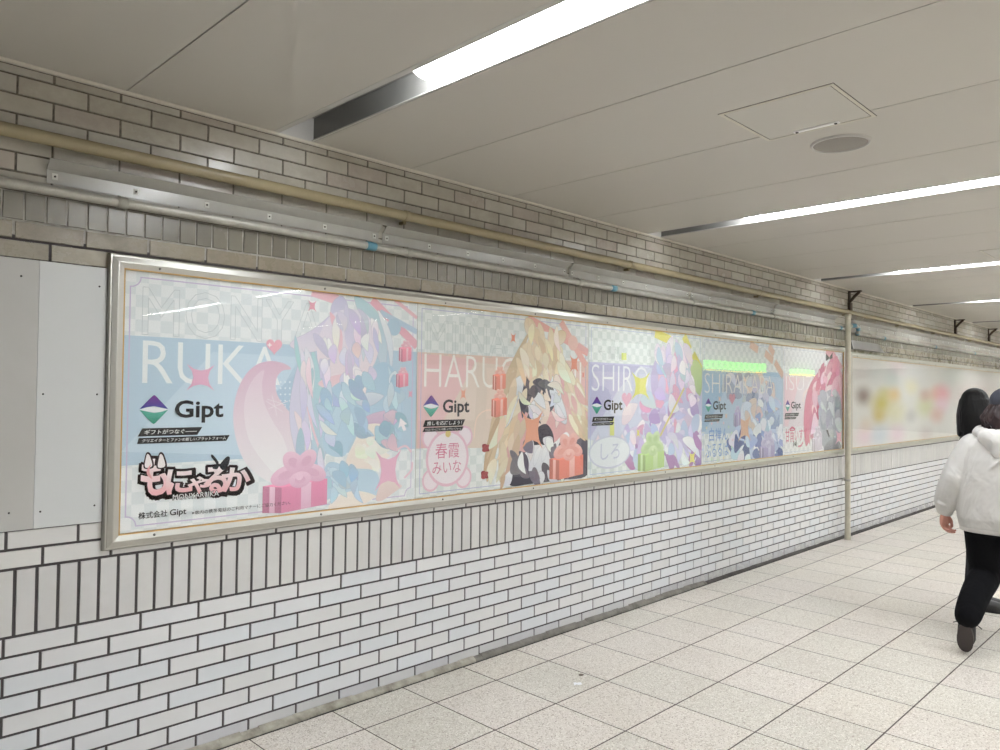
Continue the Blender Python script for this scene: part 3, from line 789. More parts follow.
def poster_blue():
    p = Print(PX0, SEAMS[0]-0.002)
    p.checker(PZ0, PZ1, CK1, CK2)
    p.rect(p.x0, p.x1, BZ0, BZ1, rgb(186, 209, 228))
    p.px([(121, 452), (213, 352), (300, 357), (243, 455)], rgb(201, 220, 236))
    p.px([(262, 405), (318, 352), (340, 400), (300, 455), (250, 455)], rgb(178, 203, 225))
    p.border(rgb(205, 190, 222))
    p.ptext('MONYA', 142, 322, 286, 335, rgb(196, 201, 207), outline=0.0022)
    # ribbons at the top right corner
    for a, b, w, c in (((312, 291), (338, 300), 0.05, rgb(236, 190, 204)), ((372, 300), (417, 346), 0.045, rgb(236, 178, 196)), ((380, 312), (417, 332), 0.03, rgb(186, 206, 226)), ((395, 300), (417, 318), 0.02, rgb(236, 190, 204))):
        p.stroke(p.uv([a, b]), w, c)
    p.circle(p.uv([(394, 327)])[0], 0.045, rgb(176, 202, 222))
    p.ptext('RUKA', 142, 280, 340, 383.5, rgb(240, 243, 246), bold=-0.006)
    # dot grid and plus mark
    for i in range(9):
        for j in range(9):
            q = p.uv([(276+i*4.6, 382+j*6.2)])[0]
            p.circle(q, 0.0045, rgb(228, 238, 246), 8)
    # pale swoosh sweeping up on the left
    p.px([(284, 486), (262, 478), (245, 462), (236, 440), (233, 415), (237, 392), (246, 374), (258, 364), (272, 361), (285, 364), (291, 369), (282, 371), (276, 380), (277, 394), (286, 408), (298, 420), (305, 440), (306, 470)], rgb(222, 184, 208), rgb(246, 243, 246), smooth=True)
    p.px([(276, 474), (262, 460), (249, 440), (244, 415), (246, 394), (254, 378), (264, 370), (262, 384), (264, 402), (272, 420), (284, 440), (290, 468)], rgb(232, 206, 222), rgb(248, 246, 248), smooth=True)
    p.stroke(p.uv([(267, 399), (286, 405)]), 0.003, rgb(240, 228, 236)); 
    for a, b in (((266, 401), (283, 412)), ((272, 395), (277, 416)), ((268, 409), (288, 401))): p.stroke(p.uv([a, b]), 0.0028, rgb(244, 232, 240))
    # drifting pastel petals: lilac and white above, sky blue in the middle, cream and blue below
    LN = rgb(190, 184, 204)
    for a, b, w, c, c2, bd in (((306, 470), (303, 352), 0.05, (214, 208, 232), (226, 222, 240), 0.03), ((318, 480), (312, 345), 0.045, (178, 216, 222), (196, 214, 232), -0.02),
                              ((355, 296), (384, 372), 0.055, (180, 212, 220), (206, 216, 232), 0.05), ((378, 310), (391, 372), 0.02, (240, 242, 246), (214, 222, 236), 0.03),
                              ((290, 346), (330, 316), 0.05, (214, 206, 232), (232, 224, 236), -0.05), ((342, 296), (336, 330), 0.05, (198, 194, 222), (224, 218, 236), 0.0)):
        leaf(p, a, b, w, rgb(*c), rgb(*c2), bd, LN)
    p.px([(318, 340), (330, 316), (350, 309), (368, 316), (378, 338), (376, 360), (364, 376), (345, 382), (328, 376), (318, 362)], rgb(230, 224, 240), rgb(240, 224, 232), smooth=True)
    leaf(p, (330, 312), (340, 358), 0.022, rgb(238, 190, 206), rgb(240, 210, 222), 0.02)
    leaf(p, (352, 312), (360, 366), 0.045, rgb(206, 198, 228), rgb(232, 224, 238), -0.02)
    leaf(p, (318, 384), (356, 372), 0.035, rgb(238, 200, 214), rgb(242, 216, 224), -0.02)
    p.px([(326, 396), (340, 382), (362, 376), (382, 362), (396, 372), (402, 392), (403, 420), (400, 440), (388, 424), (372, 418), (352, 440), (344, 456), (326, 452), (322, 425)], rgb(176, 205, 228), rgb(190, 216, 234), smooth=True)
    leaf(p, (330, 448), (352, 384), 0.03, rgb(204, 224, 238), rgb(186, 212, 232), 0.02, rgb(160, 186, 210))
    leaf(p, (398, 432), (388, 366), 0.028, rgb(204, 224, 238), rgb(180, 208, 230), -0.02, rgb(160, 186, 210))
    leaf(p, (356, 402), (384, 396), 0.035, rgb(222, 228, 240), rgb(202, 210, 228), 0.0, rgb(170, 180, 200))
    leaf(p, (358, 426), (396, 410), 0.05, rgb(222, 192, 218), rgb(206, 176, 206), -0.02, LN)
    p.px([(352, 446), (364, 426), (384, 426), (386, 448), (378, 470), (354, 468), (346, 462)], rgb(246, 236, 228), rgb(244, 230, 222), smooth=True)
    leaf(p, (376, 452), (396, 416), 0.03, rgb(172, 204, 222), rgb(150, 190, 212), 0.03, LN)
    p.px([(322, 476), (330, 462), (352, 468), (376, 472), (378, 494), (352, 500), (326, 502), (320, 490)], rgb(186, 212, 232), rgb(200, 222, 238), smooth=True)
    p.pstroke([(326, 502), (345, 494), (372, 500)], 0.012, rgb(244, 246, 250))
    leaf(p, (328, 508), (376, 496), 0.045, rgb(246, 236, 230), rgb(246, 234, 226), 0.01)
    leaf(p, (376, 500), (402, 486), 0.045, rgb(240, 222, 218), rgb(230, 206, 206), 0.03)
    p.pstroke([(312, 440), (308, 410), (303, 380), (300, 350)], 0.006, rgb(244, 240, 248)); p.pstroke([(322, 456), (313, 430), (306, 400)], 0.012, rgb(240, 206, 222))
    LW_ = rgb(196, 194, 212)
    fluff(p, [(322, 322), (350, 308), (378, 330), (378, 378), (345, 386), (318, 372)], 34, [(236, 232, 244), (222, 214, 236), (244, 240, 246), (240, 214, 224), (212, 206, 230), (248, 246, 250)], 26, 1.35, 0.022, LW_, 3, 0.35)
    fluff(p, [(296, 350), (322, 350), (326, 470), (300, 476)], 20, [(236, 232, 244), (196, 222, 230), (224, 216, 236), (244, 226, 236), (178, 210, 222)], 40, 1.5, 0.02, LW_, 4, 0.2)
    fluff(p, [(324, 396), (366, 380), (396, 372), (403, 400), (402, 436), (372, 418), (346, 452), (326, 450)], 34, [(190, 214, 232), (176, 204, 226), (210, 226, 240), (164, 194, 218), (226, 236, 244)], 22, 1.1, 0.026, rgb(156, 182, 206), 5, 0.6)
    fluff(p, [(352, 446), (384, 430), (384, 468), (356, 466)], 12, [(247, 238, 231), (245, 232, 224), (249, 243, 238)], 18, 0.4, 0.03, None, 6, 0.5)
    fluff(p, [(326, 468), (374, 474), (376, 496), (326, 500)], 16, [(186, 212, 232), (204, 224, 240), (172, 202, 226)], 18, 1.2, 0.024, rgb(160, 186, 210), 7, 0.5)
    fluff(p, [(380, 410), (404, 420), (400, 446), (384, 446)], 14, [(160, 196, 216), (186, 214, 230), (224, 196, 216)], 16, 1.0, 0.03, rgb(150, 170, 196), 8, 0.8)
    # stars, hearts, little boxes
    p.star4(p.uv([(200.5, 377.5)])[0], 0.076, 0.07, rgb(234, 178, 208)); p.star4(p.uv([(388, 470)])[0], 0.105, 0.13, rgb(238, 184, 210))
    p.star4(p.uv([(312, 306)])[0], 0.03, 0.035, rgb(230, 160, 182)); p.star4(p.uv([(410, 394)])[0], 0.02, 0.028, rgb(232, 168, 194))
    p.heart(p.uv([(274, 346)])[0], 0.04, rgb(236, 172, 192)); q = p.uv([(269, 345)])[0]; p.rect(q[0]-0.008, q[0]+0.012, q[1]-0.003, q[1]+0.003, rgb(250, 240, 244)); p.rect(q[0]-0.001, q[0]+0.005, q[1]-0.01, q[1]+0.01, rgb(250, 240, 244))
    for c, r in (((405, 353), 0.042), ((402, 379), 0.04)):
        q = p.uv([c])[0]; p.gift(q[0]-r, q[0]+r, q[1]-r, q[1]+r*0.8, (232, 140, 166), rgb(244, 206, 216), rgb(232, 176, 194), 0.8)
    p.px([(400, 418), (407, 424), (404, 425), (406, 430), (403, 431), (401, 426), (398, 428)], rgb(248, 240, 246))
    p.pstroke([(396, 450), (405, 446), (411, 452)], 0.012, rgb(240, 206, 220)); p.pstroke([(404, 478), (411, 470), (412, 462)], 0.012, rgb(240, 206, 220))
    g0, g1 = p.uv([(262, 513), (327, 480)]); p.gift(g0[0], g1[0], g0[1], g1[1]+0.01, (226, 136, 176), rgb(244, 206, 226), rgb(228, 178, 206), 0.9)
    # marks and lettering
    a, b = at(154, 395, PY), at(154, 424, PY); p.logo(a.x, (a.z+b.z)/2, (a.z-b.z)/2)
    p.ptext('Gipt', 174.5, 223, 400.2, 418, INK, bold=0.022, ref='Gi')
    p.slogan([[(142, 428.4), (202, 427), (197, 434.8), (137.4, 436.6)], [(138.6, 438), (229.4, 435), (226, 440.8), (136.8, 444)]], ['ギフトがつなぐ――', TAG])
    PK = rgb(58, 34, 40)
    for pen in (True, False):
        for ch, ua, ub, vt, vb in (('も', 140, 168, 459, 497), ('に', 165.5, 192, 469.5, 495), ('や', 187, 211, 477, 495), ('る', 203, 227, 467, 494.5), ('か', 221, 250, 468, 492.5)):
            if pen: p.ptext(ch, ua+0.8, ub+0.8, vt+0.8, vb+0.8, PK, outline=0.030)
            else: p.ptext(ch, ua, ub, vt, vb, rgb(250, 240, 242), bold=0.035, col2=rgb(240, 176, 184))
    for x in (143.5, 156.5):
        p.px([(x, 468), (x+1.5, 455.5), (x+4, 452), (x+7.5, 455), (x+10, 467)], PK, smooth=True)
        p.px([(x+1.2, 467), (x+2.5, 456.5), (x+4, 454), (x+6.3, 456.5), (x+8.3, 466)], rgb(248, 238, 240), smooth=True)
    p.px([(151, 464), (147, 469), (147, 475), (152, 479), (149.5, 473), (149.5, 468)], rgb(238, 160, 164), smooth=True)
    for pts in ([(216, 464), (211, 457), (212, 454.5), (217, 460), (218.5, 464), (217, 469), (212, 468)], [(220, 464), (226, 457), (229.5, 457.5), (228, 465), (223, 470), (219.5, 467)]):
        p.px(pts, rgb(44, 44, 50), smooth=True)
    p.ptext('MONYARUKA', 172, 219, 494, 500.5, INK, bold=0.06); p.ptext('MONYARUKA', 172.5, 218.5, 494.6, 500, rgb(244, 240, 242), bold=0.0)
    p.ptext('株式会社', 138, 167, 512.5, 519.5, INK, bold=0.01); p.ptext('Gipt', 169.5, 186, 509.5, 515.6, INK, bold=0.012, ref='Gi')
    p.ptext('※車内の携帯電話のご利用マナーにご協力ください。', 191.5, 290, 511, 515, rgb(60, 58, 62), bold=0.004)
    p.build('blue and white poster at the left end of the case, with big white RUKA lettering')

def poster_peach():
    p = Print(SEAMS[0]+0.002, SEAMS[1]-0.002)
    p.checker(PZ0, PZ1, rgb(216, 222, 222), rgb(232, 235, 235))
    p.rect(p.x0, p.x1, BZ0, BZ1, rgb(228, 196, 184))
    p.px([(418, 448), (418, 353), (478, 360), (426, 448)], rgb(230, 188, 190)); p.px([(430, 448), (475, 362), (560, 372), (520, 448)], rgb(226, 208, 196))
    p.px([(545, 372), (588, 380), (588, 440), (545, 440)], rgb(232, 186, 182))
    p.border(rgb(176, 176, 214), m=0.028, r=0.0, w=0.004)
    p.ptext('MIINA', 427, 507, 319, 354, rgb(178, 188, 188), outline=0.0022)
    for a, b, w, c in (((528, 318), (588, 353), 0.05, rgb(232, 168, 160)), ((561, 322), (586, 366), 0.05, rgb(232, 176, 168)), ((578, 345), (588, 352), 0.04, rgb(226, 170, 170))): p.stroke(p.uv([a, b]), w, c)
    p.circle(p.uv([(573, 343)])[0], 0.05, rgb(232, 190, 182))
    p.ptext('HARUGASUMI', 424, 581, 353, 387, rgb(244, 240, 236), bold=-0.012)
    for c in ((482, 425), ): p.pstroke([(474, 438), (477, 418), (488, 410), (502, 414)], 0.008, rgb(244, 216, 200))
    # falling honey-gold streamers, dark and white petals
    LN = rgb(176, 152, 124)
    leaf(p, (512, 470), (524, 370), 0.14, rgb(232, 176, 178), rgb(226, 170, 172), -0.05); leaf(p, (560, 450), (552, 372), 0.12, rgb(234, 186, 184), rgb(226, 168, 172), 0.04)
    for a, b, w, c, bd in (((487, 482), (530, 330), 0.05, (206, 182, 148), 0.06), ((500, 482), (528, 345), 0.04, (222, 202, 170), 0.05), ((484, 474), (515, 390), 0.03, (190, 160, 126), 0.04), ((586, 440), (548, 340), 0.07, (222, 204, 172), -0.05), ((580, 425), (556, 350), 0.035, (238, 226, 198), -0.06), ((588, 412), (560, 380), 0.03, (228, 206, 168), -0.03)):
        leaf(p, a, b, w, rgb(*c), rgb(*[q*1.06 if q < 235 else q for q in c]), bd, LN)
    leaf(p, (526, 318), (536, 340), 0.05, rgb(228, 204, 166), rgb(232, 222, 210), 0.0, LN); leaf(p, (566, 333), (552, 344), 0.045, rgb(222, 196, 156), rgb(232, 220, 200), 0.0, LN)
    leaf(p, (530, 345), (552, 334), 0.03, rgb(240, 240, 240), rgb(220, 222, 226), 0.02)
    leaf(p, (540, 342), (536, 376), 0.03, rgb(238, 222, 188), rgb(222, 202, 164), 0.01); leaf(p, (548, 340), (552, 380), 0.03, rgb(234, 216, 180), rgb(216, 194, 156), -0.01)
    p.px([(519, 392), (526, 376), (536, 384), (548, 384), (554, 376), (558, 392), (552, 410), (540, 416), (526, 412)], rgb(104, 100, 108), rgb(82, 80, 92), smooth=True)
    for a, b in (((504, 428), (520, 388)), ((566, 424), (556, 388)), ((560, 400), (552, 376)), ((516, 400), (524, 374))): leaf(p, a, b, 0.05, rgb(238, 240, 242), rgb(216, 220, 228), 0.02, rgb(120, 120, 130))
    p.px([(528, 410), (534, 394), (545, 396), (550, 410), (544, 426), (532, 424)], rgb(242, 228, 216), rgb(236, 214, 200), smooth=True)
    p.px([(534, 446), (536, 430), (546, 424), (553, 434), (552, 448)], rgb(84, 78, 92), rgb(58, 54, 66), smooth=True)
    p.px([(507, 478), (514, 460), (526, 452), (538, 462), (558, 452), (584, 436), (588, 440), (588, 474), (560, 480), (530, 484), (512, 486)], rgb(112, 104, 116), rgb(86, 84, 96), smooth=True)
    p.px([(522, 460), (532, 446), (552, 444), (566, 432), (570, 442), (562, 456), (556, 470), (540, 476), (528, 470)], rgb(244, 244, 246), rgb(214, 216, 226), smooth=True)
    for k in range(5): leaf(p, (526+k*8, 470-k*4), (534+k*8, 446-k*2), 0.022, rgb(246, 246, 248), rgb(222, 224, 232), 0.01, rgb(184, 186, 198))
    leaf(p, (504, 486), (512, 468), 0.06, rgb(238, 238, 244), rgb(220, 222, 234), 0.02)
    GL = rgb(202, 182, 156)
    fluff(p, [(526, 334), (545, 328), (560, 340), (566, 378), (552, 392), (532, 392), (520, 376)], 44, [(232, 214, 184), (240, 228, 202), (222, 200, 166), (246, 238, 220), (234, 214, 188)], 24, 1.45, 0.03, GL, 11, 0.3)
    fluff(p, [(500, 400), (520, 372), (524, 440), (500, 484), (488, 484)], 22, [(218, 196, 166), (232, 214, 186), (206, 180, 148), (240, 226, 202)], 34, 1.8, 0.03, GL, 12, 0.25)
    fluff(p, [(562, 360), (588, 400), (588, 446), (572, 430), (560, 392)], 22, [(238, 224, 194), (226, 206, 172), (244, 236, 214), (232, 180, 176)], 26, 1.1, 0.03, GL, 13, 0.3)
    fluff(p, [(516, 386), (560, 380), (562, 420), (520, 420)], 22, [(112, 108, 116), (236, 238, 242), (92, 90, 100), (220, 222, 230), (240, 226, 214)], 16, 1.2, 0.03, rgb(120, 118, 126), 14, 0.8)
    fluff(p, [(512, 450), (560, 440), (584, 446), (560, 478), (514, 484)], 26, [(100, 94, 106), (240, 240, 244), (222, 224, 232), (128, 120, 132), (246, 246, 248)], 18, 1.2, 0.035, rgb(140, 136, 150), 15, 0.6)
    p.star4(p.uv([(532, 430)])[0], 0.125, 0.15, rgb(232, 160, 128)); p.star4(p.uv([(574, 364)])[0], 0.06, 0.075, rgb(230, 142, 114)); p.star4(p.uv([(513, 338)])[0], 0.03, 0.04, rgb(230, 140, 112)); p.star4(p.uv([(463, 394)])[0], 0.03, 0.042, rgb(232, 158, 130)); p.star4(p.uv([(583, 375)])[0], 0.02, 0.03, rgb(230, 130, 116))
    for c, r in (((499, 380), 0.055), ((499, 405), 0.065)):
        q = p.uv([c])[0]; p.gift(q[0]-r, q[0]+r, q[1]-r, q[1]+r*0.7, (226, 128, 108), rgb(242, 200, 188), rgb(230, 170, 156), 0.8)
    for q in ((485, 448), (484, 475)):
        leaf(p, (q[0]-3, q[1]-3), (q[0]+4, q[1]+3), 0.02, rgb(150, 60, 66)); leaf(p, (q[0]-3, q[1]+3), (q[0]+4, q[1]-3), 0.02, rgb(170, 74, 78))
    g0, g1 = p.uv([(549, 479), (583, 454)]); p.gift(g0[0], g1[0], g0[1], g1[1], (228, 124, 104), rgb(244, 196, 188), rgb(232, 160, 150), 0.9)
    # the round name badge
    c = p.uv([(447.5, 458)])[0]; PK = rgb(232, 190, 208)
    for dx, dz in ((-0.125, 0.115), (0.125, 0.115), (-0.12, -0.115), (0.12, -0.115)): p.circle((c[0]+dx, c[1]+dz), 0.062, PK); p.circle((c[0]+dx, c[1]+dz), 0.05, rgb(240, 226, 234))
    p.circle(c, 0.158, PK); p.circle(c, 0.142, rgb(240, 230, 236)); p.circle((c[0], c[1]+0.135), 0.02, rgb(226, 200, 120))
    p.text('春霞', c[0]-0.09, c[0]+0.085, c[1]+0.0, c[1]+0.085, rgb(214, 130, 158)); p.text('みいな', c[0]-0.11, c[0]+0.1, c[1]-0.085, c[1]-0.015, rgb(214, 130, 158))
    a, b = at(431, 395.3, PY), at(431, 417, PY); p.logo(a.x, (a.z+b.z)/2, (a.z-b.z)/2)
    p.ptext('Gipt', 442.5, 469, 399.4, 412.8, INK, bold=0.022, ref='Gi')
    p.slogan([[(425, 420.2), (464.9, 419.3), (462, 425.6), (422.6, 427)], [(424.4, 427.8), (463.2, 426.4), (461.4, 430.4), (422.2, 432)]], ['推しを応援しよう！', TAG])
    p.build('peach and pink poster, second from the left in the case, with white HARUGASUMI lettering')

def poster_lilac():
    p = Print(SEAMS[1]+0.002, SEAMS[2]-0.002)
    p.checker(PZ0, PZ1, rgb(214, 222, 220), rgb(232, 237, 236))
    p.rect(p.x0, p.x1, BZ0, BZ1, rgb(194, 192, 224)); p.px([(589, 440), (618, 390), (640, 366), (676, 372), (640, 444)], rgb(212, 216, 234))
    p.border(rgb(172, 184, 220), m=0.028, r=0.0, w=0.004)
    for a, b, w, c in (((655, 333), (672, 341), 0.07, rgb(222, 214, 96)), ((684, 336), (690, 350), 0.07, rgb(226, 220, 110)), ((693, 354), (702, 372), 0.07, rgb(224, 216, 90)), ((612, 418), (612, 438), 0.05, rgb(230, 232, 140)), ((624, 353), (624, 360), 0.06, rgb(214, 222, 110))): p.stroke(p.uv([a, b]), w, c)
    p.ptext('SHIRO', 591.5, 648, 364, 391, rgb(240, 242, 248), bold=-0.014)
    # lilac, white and rose petals
    LN = rgb(178, 168, 206)
    for a, b, w, c, c2, bd in (((631, 470), (640, 425), 0.14, (222, 212, 236), (176, 110, 170), 0.06), ((700, 466), (690, 436), 0.12, (226, 216, 238), (150, 110, 184), -0.06), ((660, 410), (664, 345), 0.10, (208, 200, 230), (186, 170, 214), 0.05), ((694, 420), (684, 345), 0.10, (226, 214, 236), (196, 182, 220), -0.06), ((622, 424), (638, 404), 0.06, (240, 230, 236), (232, 214, 224), 0.02), ((700, 440), (686, 420), 0.09, (242, 236, 240), (230, 214, 226), 0.0), ((694, 360), (700, 396), 0.10, (196, 214, 150), (170, 196, 140), 0.0)):
        leaf(p, a, b, w, rgb(*c), rgb(*c2), bd, LN)
    fluff(p, [(656, 360), (670, 342), (690, 350), (694, 384), (660, 386)], 46, [(228, 218, 240), (206, 196, 228), (240, 230, 242), (196, 214, 230), (232, 186, 208), (246, 240, 248)], 20, 1.4, 0.045, LN, 21, 0.4)
    fluff(p, [(640, 400), (694, 384), (698, 430), (640, 430)], 50, [(226, 214, 236), (204, 190, 226), (240, 232, 244), (226, 168, 198), (178, 156, 206), (246, 242, 250), (196, 216, 234)], 16, 1.1, 0.05, LN, 22, 0.8)
    fluff(p, [(626, 432), (700, 424), (700, 464), (664, 466), (630, 464)], 50, [(238, 234, 246), (222, 216, 240), (204, 190, 228), (176, 130, 188), (246, 244, 250), (190, 206, 232)], 20, 1.3, 0.05, LN, 23, 0.6)
    p.pstroke([(660, 436), (668, 420), (680, 396), (684, 388)], 0.02, rgb(222, 206, 130))
    p.star4(p.uv([(640.5, 386)])[0], 0.15, 0.13, rgb(228, 226, 110)); p.star4(p.uv([(692, 458)])[0], 0.07, 0.07, rgb(230, 224, 110)); p.star4(p.uv([(638, 433)])[0], 0.03, 0.04, rgb(230, 222, 110))
    p.heart(p.uv([(626.5, 399)])[0], 0.06, rgb(226, 172, 202))
    g0, g1 = p.uv([(637.5, 471), (664, 450)]); p.gift(g0[0], g1[0], g0[1], g1[1], (178, 210, 130), rgb(214, 232, 186), rgb(184, 212, 150), 0.9)
    c = p.uv([(610, 452)])[0]; B = rgb(206, 208, 226)
    for dx, dz in ((-0.14, 0.1), (0.14, 0.1)): p.poly([(c[0]+dx-0.06, c[1]+dz-0.03), (c[0]+dx, c[1]+dz+0.05), (c[0]+dx+0.06, c[1]+dz-0.03)], B); p.poly([(c[0]+dx-0.035, c[1]+dz-0.03), (c[0]+dx, c[1]+dz+0.025), (c[0]+dx+0.035, c[1]+dz-0.03)], rgb(236, 218, 226))
    p.circle(c, 0.24, B, rz=0.115); p.circle(c, 0.228, rgb(232, 236, 240), rz=0.103)
    p.text('しろ', c[0]-0.11, c[0]+0.11, c[1]-0.05, c[1]+0.06, rgb(204, 206, 224))
    a, b = at(596.7, 396.5, PY), at(596.7, 414, PY); p.logo(a.x, (a.z+b.z)/2, (a.z-b.z)/2)
    p.ptext('Gipt', 603.5, 622.2, 399.6, 410.3, INK, bold=0.022, ref='Gi')
    p.slogan([[(593, 417), (614, 416.4), (612.6, 421.2), (591.6, 422)], [(592.6, 422.7), (613.8, 422), (612.6, 425), (591.2, 425.8)]], ['ギフトがつなぐ――', TAG])
    p.build('lilac poster in the middle of the case, with SHIRO lettering and lime gift box')

def poster_navy():
    p = Print(SEAMS[2]+0.002, SEAMS[3]-0.002)
    p.checker(PZ0, PZ1, rgb(208, 214, 216), rgb(226, 230, 231))
    p.rect(p.x0, p.x1, BZ0, BZ1, rgb(150, 182, 212)); p.px([(704, 434), (724, 392), (740, 372), (783, 378), (783, 432)], rgb(176, 198, 220))
    p.border(rgb(160, 176, 210), m=0.028, r=0.0, w=0.004)
    for a, b, w in (((750, 344), (758, 350), 0.07), ((765, 353), (773, 361), 0.07), ((769, 346), (774, 354), 0.07), ((775, 362), (783, 376), 0.07)): p.stroke(p.uv([a, b]), w, rgb(214, 176, 158))
    LN = rgb(120, 128, 160)
    for a, b, w, c, c2, bd in (((740, 392), (732, 378), 0.14, (150, 156, 186), (96, 108, 150), 0.0), ((760, 396), (748, 378), 0.16, (178, 182, 200), (140, 150, 178), 0.03), ((776, 440), (762, 384), 0.15, (166, 184, 214), (130, 150, 194), -0.05), ((738, 460), (742, 438), 0.2, (104, 122, 178), (70, 84, 142), 0.05), ((752, 462), (756, 440), 0.15, (226, 230, 240), (140, 160, 210), 0.0), ((780, 452), (766, 432), 0.18, (190, 206, 232), (140, 166, 214), 0.04), ((746, 424), (754, 396), 0.12, (176, 192, 216), (206, 190, 184), 0.0), ((768, 404), (752, 396), 0.15, (206, 208, 212), (190, 194, 204), 0.0)):
        leaf(p, a, b, w, rgb(*c), rgb(*c2), bd, LN)
    fluff(p, [(728, 380), (768, 376), (778, 410), (744, 412)], 44, [(188, 194, 212), (150, 160, 192), (214, 220, 232), (226, 204, 192), (112, 124, 168), (204, 208, 222)], 12, 1.3, 0.07, LN, 31, 0.6)
    fluff(p, [(746, 404), (778, 404), (782, 446), (750, 440)], 40, [(176, 194, 224), (206, 216, 234), (140, 162, 208), (226, 232, 242), (214, 196, 190)], 14, 1.2, 0.06, LN, 32, 0.7)
    fluff(p, [(732, 436), (780, 436), (782, 460), (734, 464)], 36, [(108, 124, 182), (160, 178, 218), (222, 228, 240), (84, 98, 154), (190, 204, 232)], 12, 1.2, 0.07, LN, 33, 0.7)
    p.ptext('SHIRAKABA', 704.5, 773, 373, 393, rgb(228, 224, 222), bold=-0.02)
    p.star4(p.uv([(744.5, 428)])[0], 0.15, 0.15, rgb(216, 172, 146)); p.star4(p.uv([(719.5, 399)])[0], 0.03, 0.03, rgb(226, 186, 160)); p.star4(p.uv([(726, 416)])[0], 0.03, 0.03, rgb(226, 190, 160))
    p.heart(p.uv([(732, 398.5)])[0], 0.055, rgb(196, 130, 150))
    for (u0, v0, u1, v1) in ((733.5, 426, 740.5, 412), (759, 460, 774.5, 444)):
        g0, g1 = p.uv([(u0, v0), (u1, v1)]); p.gift(g0[0], g1[0], g0[1], g1[1], (156, 144, 190), rgb(206, 200, 226), rgb(176, 168, 206), 0.9)
    c = p.uv([(717.5, 441)])[0]
    for k in range(16):
        t = 2*math.pi*k/16; p.circle((c[0]+0.26*math.cos(t), c[1]+0.16*math.sin(t)), 0.012, rgb(*rnd.choice([(190, 206, 236), (226, 210, 170), (226, 190, 200), (190, 220, 190)])), 8)
    p.text('白禅ん', c[0]-0.14, c[0]+0.17, c[1]+0.0, c[1]+0.11, rgb(110, 150, 210)); p.text('ぶるるは', c[0]-0.2, c[0]+0.18, c[1]-0.13, c[1]-0.02, rgb(120, 158, 214))
    a, b = at(708.2, 398.3, PY), at(708.2, 412, PY); p.logo(a.x, (a.z+b.z)/2, (a.z-b.z)/2)
    p.ptext('Gipt', 712.8, 725.8, 401, 409.8, INK, bold=0.022, ref='Gi')
    p.slogan([[(705.2, 414.6), (723, 414), (722, 418), (704.2, 419)], [(704.8, 419.6), (719.8, 419), (719, 421.4), (704.1, 422)]], ['ギフトがつなぐ――', TAG])
    p.build('blue poster, fourth from the left in the case, with pale SHIRAKABA lettering')

